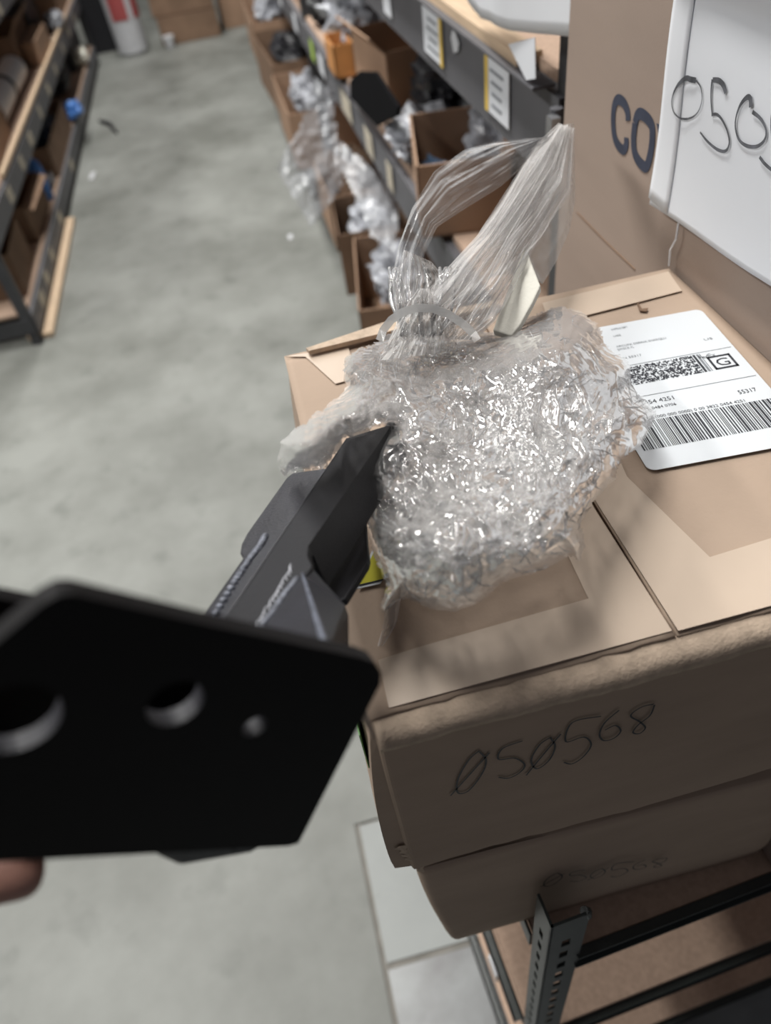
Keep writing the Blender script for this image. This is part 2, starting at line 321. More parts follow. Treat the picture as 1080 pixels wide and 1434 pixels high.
# channel lip, boards showing above it, hinge bolt and label holders of the top channel
MB().box((0.322, 3.2, 1.341), (0.026, 4.8, 0.003)).build('channel_lip', M['rack_grey'], right)
MB().box((0.334, 1.75, 1.349), (0.03, 1.75, 0.012)).build('board_edge', M['wood'], right)
for (a, b_, c, d, ye) in ((592, 8, 622, 80, 'far'), (681, 78, 714, 165, 'near'), (535, -25, 549, 20, None)):
    A = onx(a, b_, 0.3275); B = onx(c, d, 0.3275); ya, yb = A[1], B[1]; zt, zb = 1.325, 1.262
    lab = MB().box((0.3265, (ya + yb) / 2, (zt + zb) / 2), (0.001, abs(ya - yb), zt - zb)).build('price_label', M['paper'], right)
    if ye:
        w_ = abs(ya - yb) * 0.13; yy = min(ya, yb) + w_ / 2 if ye == 'far' else max(ya, yb) - w_ / 2
        MB().box((0.3255, yy, (zt + zb) / 2), (0.001, w_, zt - zb)).build('yellow_edge', M['yellow_edge'], lab)
        pr = MB()
        for k in range(4): pr.box((0.3256, (ya + yb) / 2, zb + 0.012 + k * 0.013), (0.0006, abs(ya - yb) * random.uniform(0.4, 0.6), 0.0035))
        pr.build('print', M['ink_grey'], lab)
MB().prism([onx(632, 52, 0.326), onx(634, 42, 0.326), onx(638, 46, 0.326), onx(643, 60, 0.326), onx(642, 72, 0.326), onx(636, 74, 0.326)], (-0.0006, 0, 0)).build('torn_label', M['white'], right)
MB().tube([(0.321, 0.762, 1.25), (0.321, 0.762, 1.332)], 0.007).build('hinge_rod', M['rack_grey'], right)
MB().box((0.314, 0.752, 1.318), (0.010, 0.014, 0.020)).build('bolt', M['zinc'], right)
b = MB().prism([onx(713, 62, 0.31), onx(750, 52, 0.31), onx(751, 110, 0.31), onx(738, 112, 0.31)], (-0.0008, 0, 0)).build('paper_tag', M['paper'], right)
for y, wd, m_ in ((2.75, 0.10, 'paper'), (2.95, 0.08, 'lime'), (3.4, 0.1, 'paper'), (2.30, 0.16, 'wl'), (1.98, 0.10, 'wl'), (1.74, 0.06, 'wl'), (3.9, .1, 'paper'), (4.4, .1, 'paper')):
    MB().box((0.3245, y, 0.912), (0.001, wd, 0.06)).build('price_label', M[m_], right)

# ------------------------------------------------------------------ cartons
def carton_open(name, label, c, size, rz, mat='kraft_red', flaps=(), group=None, wall=0.004, cat='box'):
    """open-topped carton standing at c (centre of its base)"""
    r = thing(name, label, cat, c, group); R = Matrix.Rotation(rz, 3, 'Z'); sx, sy, sz = size; C0 = Vector(c)
    b = MB()
    def bx(lx, ly, lz, ax, ay, az): b.box(C0 + R @ Vector((lx, ly, lz)), (ax, ay, az), rz)
    bx(0, 0, wall / 2, sx, sy, wall)
    bx(-sx / 2 + wall / 2, 0, sz / 2, wall, sy, sz); bx(sx / 2 - wall / 2, 0, sz / 2, wall, sy, sz)
    bx(0, -sy / 2 + wall / 2, sz / 2, sx, wall, sz); bx(0, sy / 2 - wall / 2, sz / 2, sx, wall, sz)
    b.build('carton_body', M[mat], r)
    for (side, ang, ln) in flaps:
        ax = {'-x': (-1, 0), '+x': (1, 0), '-y': (0, -1), '+y': (0, 1)}[side]
        d = Vector((ax[0], ax[1], 0)); t = Vector((-ax[1], ax[0], 0)); hw = (sy if ax[0] else sx) / 2
        e = Vector((d.x * sx / 2, d.y * sy / 2, sz)); o2 = d * math.cos(ang) * ln + Vector((0, 0, 1)) * math.sin(ang) * ln
        q = [e - t * hw, e + t * hw, e + t * hw * 0.97 + o2, e - t * hw * 0.97 + o2]
        nn = (q[1] - q[0]).cross(q[3] - q[0]).normalized() * wall
        MB().prism([C0 + R @ k for k in q], R @ nn).build('flap', M[mat], r)
    return r
def carton_shut(name, label, c, size, rz, mat='kraft_red', tape=None, group=None, cat='box'):
    r = thing(name, label, cat, c, group); sx, sy, sz = size; R = Matrix.Rotation(rz, 3, 'Z'); C0 = Vector(c)
    MB().box(C0 + Vector((0, 0, sz / 2 - 0.002)), (sx, sy, sz - 0.004), rz).build('carton_body', M[mat], r, bevel=0.003)
    for s in (-1, 1):
        MB().box(C0 + R @ Vector((0, s * sy / 4, sz)), (sx - 0.001, sy / 2 - 0.003, 0.004), rz).build('flap', M[mat], r)
    if tape: MB().box(C0 + R @ Vector((0, 0, sz + 0.0023)), (sx * 0.98, 0.05, 0.0006), rz).build('tape_strip', M['tape'], r)
    return r
def bag(name, label, c, size, mat='bubble', cat='bag', seed=1, rz=0.0, group=None, sub=4, amp=0.30, peak=None):
    """crumpled plastic bag: a closed lump with sharp folds"""
    import bmesh
    bm = bmesh.new(); bmesh.ops.create_icosphere(bm, subdivisions=sub, radius=1.0); R = Matrix.Rotation(rz, 3, 'Z')
    for v in bm.verts:
        n = v.co.copy(); q = n * 1.6 + Vector((seed * 7.3, seed * 1.7, 0))
        d = abs(noise.noise(q)) * amp * 2 + abs(noise.noise(q * 2.6)) * amp + abs(noise.noise(q * 6)) * amp * 0.45 + (noise.voronoi(q * 1.5)[0][0] - 0.4) * amp
        k = 1 - d
        co = Vector((n.x * k, n.y * k, n.z * k))
        if peak: co += Vector(peak) * max(0, n.dot(Vector(peak).normalized())) ** 6
        co.x = math.copysign(abs(co.x) ** 0.8, co.x); co.y = math.copysign(abs(co.y) ** 0.8, co.y)
        v.co = Vector(c) + R @ Vector((co.x * size[0] / 2, co.y * size[1] / 2, co.z * size[2] / 2))
    mb = MB().add([v.co[:] for v in bm.verts], [[v.index for v in f.verts] for f in bm.faces]); bm.free()
    zmin = min(v[2] for v in mb.v); lift = c[2] - size[2] / 2 - zmin
    mb.v = [(x, y, z + lift) for x, y, z in mb.v]
    o = mb.build(name, M[mat], None, smooth=False); return tag(o, label, cat, group)

# --- left rack contents (lower shelf board top 0.144, middle 0.514)
ZL, ZM = 0.1445, 0.5145
carton_open('cardboard_box', 'brown open cardboard box at the near end of the left lower shelf', (-1.20, 3.42, ZL), (0.28, 0.40, 0.19), 0.05, 'kraft_dark', (('-x', 0.9, 0.08),))
carton_open('cardboard_box', 'brown open cardboard box second from the near end of the left lower shelf', (-1.19, 4.02, ZL), (0.26, 0.46, 0.17), -0.03, 'kraft_dark', (('+x', -0.5, 0.05),))
carton_open('cardboard_box', 'brown open cardboard bin full of dark bundles on the left lower shelf', (-1.22, 5.1, ZL), (0.36, 0.9, 0.16), 0.0, 'kraft_dark')
bag('plastic_bundle', 'dark blue plastic bundle lying in the left lower shelf bin', (-1.16, 5.15, 0.26), (0.24, 0.55, 0.22), 'navy_bag', 'bundle', 3)
bag('plastic_bundle', 'grey plastic bundle behind the dark blue one on the left lower shelf', (-1.24, 5.75, 0.25), (0.2, 0.4, 0.2), 'navy_bag', 'bundle', 4)
def bottle(name, label, base, axis, r, L, mat, capm, cat='bottle'):
    t = thing(name, label, cat, base)
    MB().lathe(base, [(r * .8, 0), (r, .01), (r, L * .7), (r * .85, L * .8), (r * .35, L * .88), (r * .35, L * .9)], axis, 20).build('bottle_body', mat, t, smooth=True)
    MB().lathe(Vector(base) + Vector(axis).normalized() * L * .9, [(r * .42, 0), (r * .42, L * .1)], axis, 16).build('cap', capm, t)
    return t
bottle('plastic_bottle', 'upright blue bottle with white cap between boxes on the left lower shelf', (-1.075, 4.33, ZL), (0, 0, 1), 0.038, 0.24, M['blue'], M['white'])
bag('plastic_bag', 'small white plastic bag beside the blue bottle on the left shelf', (-1.09, 4.52, 0.19), (0.1, 0.2, 0.09), 'bubble', 'bag', 5, sub=3)
bag('blue_cloth', 'bright blue bundle at the front of the left lower shelf far end', (-1.03, 5.72, 0.205), (0.17, 0.24, 0.125), 'blue', 'bundle', 6, sub=3)
bag('wrapped_part', 'pale pinkish wrapped part on the left lower shelf beyond the blue bundle', (-1.08, 7.15, 0.22), (0.17, 0.25, 0.15), 'cream', 'part', 8, sub=3)
carton_shut('cardboard_box', 'dark box at the far end of the left lower shelf', (-1.25, 7.3, ZL), (0.3, 0.7, 0.26), 0, 'black')
carton_shut('cardboard_box', 'plain brown box at the near end of the left middle shelf', (-1.22, 3.95, ZM), (0.30, 0.55, 0.17), 0.04, 'kraft_red', True)
for i, (y, lab) in enumerate(((4.50, 'white cardboard tube with dark end caps, nearer of two on the left middle shelf'), (4.97, 'white cardboard tube with dark end caps, farther of two on the left middle shelf'))):
    t = thing('mailing_tube', lab, 'tube', (-1.16, y, ZM), 'white tubes on the left middle shelf')
    z = ZM + 0.0745
    MB().lathe((-1.16, y - 0.21, z), [(0.07, 0), (0.07, 0.42)], (0, 1, 0), 20).build('tube_body', M['white'], t, smooth=False)
    MB().lathe((-1.16, y - 0.225, z), [(0.073, 0), (0.073, 0.015)], (0, 1, 0), 20).build('end_cap', M['black'], t)
    MB().lathe((-1.16, y + 0.21, z), [(0.073, 0), (0.073, 0.015)], (0, 1, 0), 20).build('end_cap', M['black'], t)
carton_open('cardboard_box', 'brown open box behind the white tubes on the left middle shelf', (-1.30, 5.65, ZM), (0.3, 0.6, 0.20), 0.0, 'kraft_dark', (('+x', 0.9, 0.1),))
carton_shut('cardboard_box', 'narrow brown box with a red edge on the left middle shelf', (-1.09, 5.75, ZM), (0.09, 0.5, 0.13), 0.0, 'kraft_red')
bag('plastic_bag', 'grey plastic bag hanging over the left middle shelf edge', (-1.07, 6.55, 0.58), (0.16, 0.36, 0.13), 'bubble', 'bag', 9, sub=3)
carton_shut('cardboard_box', 'brown box farthest along the left middle shelf', (-1.25, 7.2, ZM), (0.36, 0.6, 0.24), 0, 'kraft_red')
carton_shut('cardboard_box', 'black box on the left middle shelf before the farthest brown box', (-1.33, 6.5, ZM), (0.3, 0.5, 0.22), 0, 'black')
bag('black_bundle', 'black plastic bundle on the left lower shelf under the grey bag', (-1.2, 6.35, 0.28), (0.3, 0.55, 0.26), 'black', 'bundle', 12, sub=3)
# things lying on the floor
b = MB().tube([(-0.93, 6.05, 0.012), (-0.86, 5.95, 0.012), (-0.80, 5.72, 0.010)], [0.012, 0.016, 0.009]); b = b.build('hand_tool', M['black'])
tag(b, 'thin black tool lying on the floor beside the left rack', 'tool')
def scrap(name, label, pts, mat, cat='scrap'):
    o = MB().prism([onz(px, py, 0.001) for px, py in pts], (0, 0, 0.0025)).build(name, mat); tag(o, label, cat); return o
scrap('paper_scrap', 'tiny white paper scrap on the floor by the left rack', [(127, 243), (134, 240), (131, 250), (125, 253)], M['white'])
scrap('paper_scrap', 'tiny pale scrap on the floor by the hanging plastic bag', [(403, 330), (409, 328), (410, 334), (405, 336)], M['white'])

# --- back end of the aisle
t = thing('trash_drum', 'tall white drum with a red band at the far end of the aisle', 'drum', (-0.72, 7.95, 0))
MB().lathe((-0.72, 7.95, 0.0), [(0.115, 0), (0.13, 0.02), (0.145, 0.62), (0.14, 0.64)], (0, 0, 1), 28).build('drum_body', M['white'], t, smooth=False)
for a0 in (1.9, 4.05, 5.45):
    vs = []; fs = []
    for k in range(9):
        an = a0 + k * 0.13
        for z in (0.27, 0.52):
            r_ = 0.1335 + z * 0.019 + 0.004; vs.append((-0.72 + r_ * math.cos(an), 7.95 + r_ * math.sin(an), z))
    fs = [(2 * k, 2 * k + 2, 2 * k + 3, 2 * k + 1) for k in range(8)]
    MB().add(vs, fs).build('red_label', M['red'], t)
carton_shut('cardboard_box', 'wide brown box on the floor at the end of the aisle, bottom of its stack', (-0.19, 8.16, 0), (0.53, 0.4, 0.21), 0.02, 'kraft_dark')
carton_shut('cardboard_box', 'wide brown box stacked on the bottom one at the end of the aisle', (-0.20, 8.18, 0.2165), (0.55, 0.4, 0.24), -0.01, 'kraft_dark')
t = thing('paper_cup', 'small white cup on the floor before the brown boxes', 'cup', (-0.39, 7.88, 0))
MB().lathe((-0.39, 7.88, 0), [(0.035, 0), (0.05, 0.085), (0.053, 0.088), (0.048, 0.088)], (0, 0, 1), 18).build('cup_body', M['white'], t)
carton_shut('cardboard_box', 'pinkish tan box standing right of the brown stack at the aisle end', (0.27, 8.32, 0), (0.3, 0.3, 0.42), 0.1, 'kraft_red')
carton_shut('cardboard_box', 'dark box standing behind the white drum', (-0.98, 8.3, 0), (0.26, 0.3, 0.7), 0.0, 'black')

# --- right rack contents: middle shelf board top at 0.9695, lower at 0.4145
ZR, ZS = 0.9695, 0.4145
carton_open('cardboard_box', 'tan open cardboard bin holding a black part, nearest on the right middle shelf', (0.395, 1.40, ZR), (0.165, 0.27, 0.13), -0.20, 'kraft_red', (('+x', 1.1, 0.05),))
bag('wrapped_part', 'dark wrapped part inside the tan open bin', (0.36, 1.41, 1.02), (0.085, 0.2, 0.09), 'navy_bag', 'part', 21, sub=3)
o = MB(); o.prism([onx(490, 112, 0.316), onx(503, 100, 0.316), onx(525, 101, 0.316), onx(557, 150, 0.316), onx(556, 163, 0.316), onx(527, 177, 0.316), onx(490, 137, 0.316)], (0.008, 0, 0))
o = o.build('octagonal_plate', M['matte_black'], bevel=0.002); tag(o, 'black octagonal plate hung on the front of the right middle shelf', 'plate')
bag('plastic_bag', 'clear plastic bag of parts between the black plate and tan bin', (0.40, 1.66, 1.02), (0.18, 0.25, 0.13), 'bubble', 'bag', 22)
bag('plastic_bag', 'clear plastic bag behind the tan open bin', (0.50, 1.42, 1.06), (0.16, 0.30, 0.2), 'bubble', 'bag', 23)
bag('black_foam', 'black crumpled foam behind the clear bags on the right middle shelf', (0.50, 1.80, 1.05), (0.20, 0.40, 0.20), 'black', 'foam', 24)
carton_open('cardboard_box', 'brown open bin behind the black octagonal plate', (0.47, 2.16, ZR), (0.18, 0.30, 0.13), 0.1, 'kraft_red', (('-x', 0.8, 0.05),))
bag('plastic_bag', 'large frosted bag bulging over the right middle shelf near the orange box', (0.47, 2.62, 1.08), (0.30, 0.55, 0.26), 'bubble', 'bag', 25)
carton_open('plastic_bin', 'small orange bin under the large frosted bag', (0.345, 2.42, ZR), (0.06, 0.15, 0.085), 0.0, 'orange', cat='bin')
carton_open('cardboard_box', 'brown bin far along the right middle shelf', (0.50, 3.6, ZR), (0.3, 0.5, 0.16), 0.0, 'kraft_red')
bag('black_bundle', 'black plastic bundle beside the frosted bag on the right middle shelf', (0.40, 3.0, 1.04), (0.15, 0.26, 0.15), 'black', 'bundle', 26, sub=3)
# lower shelf: open cartons sticking out
low = [((0.355, 1.86, 0.43), (0.26, 0.42, 0.21), -0.16, 'kraft_red', (), 'long tan open carton sticking out nearest on the right lower shelf'),
       ((0.345, 2.27, ZS), (0.22, 0.28, 0.20), -0.1, 'kraft_dark', (), 'brown open carton second on the right lower shelf'),
       ((0.365, 2.62, ZS), (0.24, 0.34, 0.19), 0.0, 'kraft_red', (), 'brown open carton third on the right lower shelf, under the hanging bag'),
       ((0.36, 3.56, ZS), (0.28, 0.6, 0.22), 0.0, 'kraft_red', (), 'tan open carton fourth on the right lower shelf'),
       ((0.37, 4.30, ZS), (0.3, 0.7, 0.24), 0.05, 'kraft_dark', (), 'brown open carton fifth on the right lower shelf'),
       ((0.37, 5.12, ZS), (0.3, 0.78, 0.26), 0.0, 'kraft_red', (), 'tan open carton sixth on the right lower shelf')]
for c, s, rz, m_, fl_, lab in low: carton_open('cardboard_box', lab, (c[0], c[1], ZS), s, rz, m_, fl_)
bag('plastic_bag', 'white plastic bags heaped in the nearest open carton on the right lower shelf', (0.355, 1.87, 0.60), (0.20, 0.36, 0.16), 'bubble', 'bag', 31)
bag('plastic_bag', 'grey white plastic bag in the second open carton on the right lower shelf', (0.35, 2.27, 0.58), (0.17, 0.26, 0.14), 'bubble', 'bag', 32)
carton_open('cardboard_box', 'narrow brown divider box standing in the third carton on the right lower shelf', (0.37, 2.62, ZS + 0.006), (0.10, 0.22, 0.24), 0.3, 'kraft_dark')
bag('plastic_bag', 'crumpled clear bag in the fourth carton on the right lower shelf', (0.36, 3.55, 0.62), (0.22, 0.5, 0.2), 'bubble', 'bag', 33)
bag('black_bundle', 'black wrapped bundle in the fifth carton on the right lower shelf', (0.37, 4.28, 0.64), (0.24, 0.5, 0.2), 'black', 'bundle', 34, sub=3)
bag('plastic_bag', 'pale plastic bag in the sixth carton on the right lower shelf', (0.37, 5.12, 0.66), (0.24, 0.6, 0.2), 'bubble', 'bag', 35, sub=3)
for i, (y, sz, m_, lab) in enumerate(((6.1, 0.3, 'kraft_dark', 'brown box low on the right lower shelf far down the aisle'), (6.8, 0.34, 'kraft_red', 'tan box on the right lower shelf near the aisle end'), (7.5, 0.3, 'kraft_dark', 'last brown box on the right lower shelf'))):
    carton_shut('cardboard_box', lab, (0.45, y, ZS), (0.34, 0.5, sz), 0, m_)
for i, (y, lab) in enumerate(((1.55, 'brown box on the floor under the right rack, nearest'), (2.6, 'brown box on the floor under the right rack, middle'), (3.8, 'brown box on the floor under the right rack, farthest'))):
    carton_shut('cardboard_box', lab, (0.62, y, 0), (0.4, 0.6, 0.3), 0, 'kraft_dark')

def far_film(name, label, pts, depthf, mat, seed, pleat=(1, 0), amp=0.01, step=4, cat='bag', aw=14):
    """sheet film hanging in the rack"""
    xs = [p[0] for p in pts]; ys = [p[1] for p in pts]
    gx, gy = np.meshgrid(np.arange(min(xs), max(xs) + step, step), np.arange(min(ys), max(ys) + step, step))
    f1, f2 = worley(gx / aw / 2, gy / aw / 3, seed); D = depthf(gx, gy) + (f1 - 0.4) * amp * 2 + vnoise(gx / 9, gy / 9, seed) * amp * 0.5
    P = EYE + np.stack([ray(0, 0) * 0] * 1)[0] + (np.stack([(gx - CX) / F, -(gy - CY) / F, -np.ones_like(gx)], -1) @ RM.T) * D[..., None]
    msk = inside(gx + 2, gy + 2, pts)[:-1, :-1]
    return tag(grid_mesh(P, msk).build(name, M[mat], None, smooth=False), label, cat)
far_film('hanging_plastic_bag', 'large clear plastic bag hanging off the right rack into the aisle',
    [(440, 108), (462, 125), (470, 170), (480, 230), (478, 262), (452, 300), (436, 318), (388, 238), (398, 214), (420, 180)],
    lambda x, y: 2.42 - 0.0006 * (y - 100) - 0.0012 * (450 - x), 'film_far', 3, amp=0.022, aw=34)
far_film('plastic_bag', 'thin clear film draped below the middle price channel', [(480, 200), (520, 235), (548, 262), (560, 300), (552, 352), (520, 330), (500, 280), (478, 236)],
    lambda x, y: 2.08 - 0.0013 * (y - 200), 'film_far', 8, amp=0.016, aw=26)

# ------------------------------------------------------------------ big carton with the printed letters, its hanging sheets
XC = 0.302
big = thing('large_carton', 'large upright brown carton with big navy letters, right of the taped box', 'box', (0.50, 0.42, 0.887))
MB().box((0.52, 0.43, 0.887 + 0.45), (0.436, 0.54, 0.90)).build('carton_body', M['kraft_big'], big, bevel=0.002)
def zx(x, y, k=0.2788, ox=780, oy=0): return onx(ox + x * k, oy + y * k, XC)
lt = MB(); NX = (-1, 0, 0)
ribbon(lt, [zx(360, 606), zx(357, 560), zx(338, 515), zx(308, 500), zx(290, 535), zx(285, 610), zx(293, 690), zx(315, 735), zx(338, 752), zx(350, 730), zx(352, 690)], 0.0078, NX, 0.0005)
ribbon(lt, [zx(395, 620), zx(408, 578), zx(430, 573), zx(462, 600), zx(481, 640), zx(480, 720), zx(466, 800), zx(448, 838), zx(415, 810), zx(392, 760), zx(388, 690), zx(395, 620)], 0.0084, NX, 0.0005)
lt.prism([onx(a, b_, XC) + np.array((-0.0005, 0, 0)) for a, b_ in ((921, 172), (930, 178), (940, 225), (952, 190), (962, 197), (945, 268), (936, 262))], (-0.0003, 0, 0))
lt.build('printed_letters', M['navy'], big)
# crease across the lower part of the face
b = MB(); b.tube([onx(a_, b2, XC) + np.array((0.0012, 0, 0)) for a_, b2 in ((808, 297), (845, 335), (890, 378))], 0.0018, 6)
b.build('crease', M['kraft_dark'], big)

# hanging sheet with numbers: a curved sheet in front of the carton face
SX = 0.292
sheet = thing('paper_sheet', 'big white sheet with handwritten 0505 hanging on the large carton', 'sheet', (SX, 0.35, 1.345))
yl, yb = 0.505, 0.17
NR, NCc = 40, 70; Pm = np.zeros((NR, NCc, 3))
def sheet_x(y, z):
    u = 0.5 - y
    return SX - 0.0012 * math.sin(u * 22) * math.exp(-u * 2) - 0.0012 * max(0, (1.40 - z) / 0.06) * (0.5 + 0.5 * math.sin(u * 31 + 1)) - 0.001 * math.sin(z * 40 + u * 9) - 0.01 * max(0, (u - .09)) - .010 * max(0, (z - 1.478)) / .02
for i in range(NR):
    for j in range(NCc):
        u = j / (NCc - 1); v = i / (NR - 1); yb0 = yl + (yb - yl) * u
        zb = 1.3405 + 0.0012 * math.sin(u * 13) + 0.022 * u; z = zb + (1.50 - zb) * v
        y = yb0 + 0.004 * v * (1 - u); Pm[i, j] = (sheet_x(y, z), y, z)
sm = grid_mesh(Pm).build('sheet_body', M['paper'], sheet, smooth=True)
mod = sm.modifiers.new('thick', 'SOLIDIFY'); mod.thickness = 0.0005
# folded margin along the far edge
Pm2 = np.zeros((20, 6, 3))
for i in range(20):
    for j in range(6):
        v = i / 19; u = j / 5; z = 1.345 + 0.16 * v; y = 0.507 - (0.030 - 0.006 * v) * u + 0.004 * v; Pm2[i, j] = (sheet_x(y, z) - 0.0007 - 0.0006 * math.sin(u * 3), y, z)
mg = grid_mesh(Pm2).build('folded_margin', M['paper2'], sheet, smooth=True); mg.modifiers.new('t', 'SOLIDIFY').thickness = 0.0004
def zs(x, y):
    q = onx(780 + x * 0.2788, y * 0.2788, SX - 0.001); q[0] = sheet_x(q[1], q[2]) - (0.0014 if q[1] > 0.470 else 0.0006); return q
dg_ = MB(); mm = 0.001
ribbon(dg_, [zs(712, 402), zs(690, 395), zs(664, 390), zs(625, 420), zs(595, 470), zs(585, 520), zs(598, 565), zs(630, 592), zs(665, 596)], [3.4 * mm, 3.4 * mm, 3.2 * mm, 2.4 * mm, 1.4 * mm, .9 * mm, .9 * mm, 1.3 * mm, 1.5 * mm], NX, 0.0005)
ribbon(dg_, [zs(665, 596), zs(700, 580), zs(728, 545), zs(742, 490), zs(735, 435), zs(712, 402)], [1.3 * mm, 1.1 * mm, .9 * mm, .8 * mm, .9 * mm, 1.4 * mm], NX, 0.0004)
ribbon(dg_, [zs(865, 462), zs(852, 425), zs(830, 402), zs(798, 398)], [3.2 * mm, 3.4 * mm, 3.2 * mm, 2.8 * mm], NX, 0.0004)
ribbon(dg_, [zs(796, 396), zs(790, 440), zs(788, 500), zs(793, 572)], [2.2 * mm, 1.6 * mm, 1.3 * mm, 1.4 * mm], NX, 0.0003)
ribbon(dg_, [zs(790, 574), zs(818, 572), zs(845, 600), zs(870, 655), zs(879, 715), zs(858, 756), zs(815, 748), zs(765, 708), zs(728, 662)], [1.8 * mm, 1.8 * mm, 1.6 * mm, 1.4 * mm, 1.4 * mm, 1.9 * mm, 2 * mm, 1.7 * mm, 1.2 * mm], NX, 0.0004)
ribbon(dg_, [zs(990, 535), zs(988, 495), zs(972, 485), zs(940, 520), zs(917, 580), zs(912, 640), zs(930, 700), zs(970, 730), zs(1020, 732), zs(1058, 700), zs(1066, 650), zs(1040, 595), zs(998, 558)], [3.4 * mm, 3.3 * mm, 3 * mm, 2 * mm, 1.2 * mm, 1.3 * mm, 1.8 * mm, 2.1 * mm, 2.1 * mm, 1.7 * mm, 1.4 * mm, 2 * mm, 2.4 * mm], NX, 0.0004)
ribbon(dg_, [zs(1032, 785), zs(1060, 822), zs(1110, 860), zs(1150, 850), zs(1165, 800), zs(1140, 740), zs(1100, 700), zs(1100, 560), zs(1170, 590)], 2 * mm, NX, 0.0004)
dg_.build('handwritten_number', M['marker_grey'], sheet)
MB().tube([onx(951, 310, 0.298), onx(947, 335, 0.297), onx(939, 350, 0.296), onx(937, 372, 0.296)], 0.0008, 6).build('hanging_string', M['paper2'], sheet)
MB().prism([onx(935, 288, 0.297), onx(945, 293, 0.297), onx(945, 300, 0.297), onx(934, 296, 0.297)], (-0.002, 0, 0)).build('tape_strip', M['tape'], sheet)

# curled white sheet above the top price channel
cs = MB(); NR, NCc = 12, 40; P3 = np.zeros((NR, NCc, 3)); bot = [(655, 2), (658, 14), (670, 26), (690, 30), (702, 36), (716, 43), (745, 48), (800, 53)]
for j in range(NCc):
    t_ = j / (NCc - 1) * (len(bot) - 1); k = min(int(t_), len(bot) - 2); fr_ = t_ - k
    px_ = bot[k][0] * (1 - fr_) + bot[k + 1][0] * fr_; py_ = bot[k][1] * (1 - fr_) + bot[k + 1][1] * fr_
    q = onx(px_, py_, 0.305)
    for i in range(NR): P3[i, j] = (0.305 + 0.004 * math.sin(j * 0.22) - 0.0006 * i, q[1], q[2] + 0.012 * i)
o = grid_mesh(P3).build('paper_sheet', M['paper2'], None, smooth=True); o.modifiers.new('t', 'SOLIDIFY').thickness = 0.0006
tag(o, 'blank white curled sheet hanging above the price channel left of the large carton', 'sheet')

# ------------------------------------------------------------------ foreground rack under the boxes
TH = math.radians(4.0)
fr = thing('small_rack', 'dark green slotted angle rack carrying the two taped boxes', 'rack', (0.0, 0.0, 0))
ex = np.array([math.cos(TH), math.sin(TH), 0]); ey = np.array([-math.sin(TH), math.cos(TH), 0]); ez = np.array([0, 0, 1.0])
ZB = 0.885                                                            # board top
K0 = onz(772, 1300, 1.000)                                             # top of the near left post corner
def fp(a, b_, z): return np.array([K0[0], K0[1], 0]) + ex * a + ey * b_ + ez * z
def fbox(mb, a0, a1, b0, b1, z0, z1): mb.add([fp(a, b_, z) for a in (a0, a1) for b_ in (b0, b1) for z in (z0, z1)], [(0, 1, 3, 2), (4, 6, 7, 5), (0, 4, 5, 1), (2, 3, 7, 6), (0, 2, 6, 4), (1, 5, 7, 3)])
def slotted(a, b_, da, db, ztop):
    """L-shaped slotted angle post: flange along ex and flange along ey, with real slots; the corner at (a,b)"""
    T = 0.0022; mb = MB(); slot = 0.017; pitch = 0.034
    def flange(f3, lo, W):
        zz = ztop; fbox_ = lambda u0, u1, z0, z1: f3(mb, u0, u1, z0, z1)
        fbox_(0, W * 0.38, lo, zz); fbox_(W * 0.62, W, lo, zz)
        z = zz; first = True
        while z > lo + pitch:
            fbox_(W * 0.38, W * 0.62, z - (0.050 if first else (pitch - slot)), z); first = False
            z -= pitch if z != zz else 0.050 + slot
    def fa(mb_, u0, u1, z0, z1): fbox(mb_, a + min(da * u0, da * u1), a + max(da * u0, da * u1), b_, b_ + T, z0, z1)
    def fb(mb_, u0, u1, z0, z1): fbox(mb_, a, a + T, b_ + min(db * u0, db * u1), b_ + max(db * u0, db * u1), z0, z1)
    flange(fa, 0.0, 0.031); flange(fb, 0.0, 0.024); return mb
slotted(0, 0, 1, 1, 1.000).build('post', M['rack_green'], fr)
p_ = slotted(0, 0.55, 1, -1, 0.86).build('post', M['rack_green'], fr)
slotted(0.9, 0, -1, 1, 1.000).build('post', M['rack_green'], fr); slotted(0.9, 0.55, -1, -1, 0.86).build('post', M['rack_green'], fr)
b = MB().tube([fp(0.0315, 0.003, 0.985), fp(0.0305, 0.003, 0.995), fp(0.0275, 0.003, 0.9995)], 0.0035, 8).build('bent_lip', M['rack_green'], fr)
b = MB(); fbox(b, 0.003, 0.897, 0.006, 0.55, ZB - 0.012, ZB - 0.0005); b.build('shelf_board', M['board'], fr)
def anglebeam(z, side=False):
    b = MB()
    if not side:
        fbox(b, 0.003, 0.897, 0.0026, 0.0052, z - 0.030, z + 0.001); fbox(b, 0.003, 0.897, 0.0052, 0.022, z - 0.016, z - 0.0135); fbox(b, 0.029, 0.87, -0.003, 0.0026, z - 0.0015, z + 0.001); fbox(b, 0.029, 0.87, -0.003, 0.0026, z - 0.030, z - 0.0275)
    else:
        fbox(b, -0.0015, 0.001, 0.026, 0.52, z - 0.030, z)
        if z > 0.8: return b
        fbox(b, -0.012, 0.001, 0.026, 0.52, z - 0.003, z); fbox(b, -0.012, -0.0095, 0.026, 0.52, z - 0.009, z)
    return b
for z in (ZB - 0.0005, 0.53, 0.20):
    anglebeam(z).build('beam', M['rack_green'], fr); anglebeam(z, True).build('side_beam', M['rack_green'], fr)
b = MB(); fbox(b, 0.004, 0.896, 0.006, 0.545, 0.5305, 0.542); b.build('shelf_board', M['board'], fr)
b = MB(); fbox(b, 0.004, 0.896, 0.006, 0.545, 0.2005, 0.212); b.build('shelf_board', M['board'], fr)
b = MB(); fbox(b, -0.015, -0.0125, 0.075, 0.10, 0.505, 0.535); b.build('bracket_clip', M['zinc'], fr)
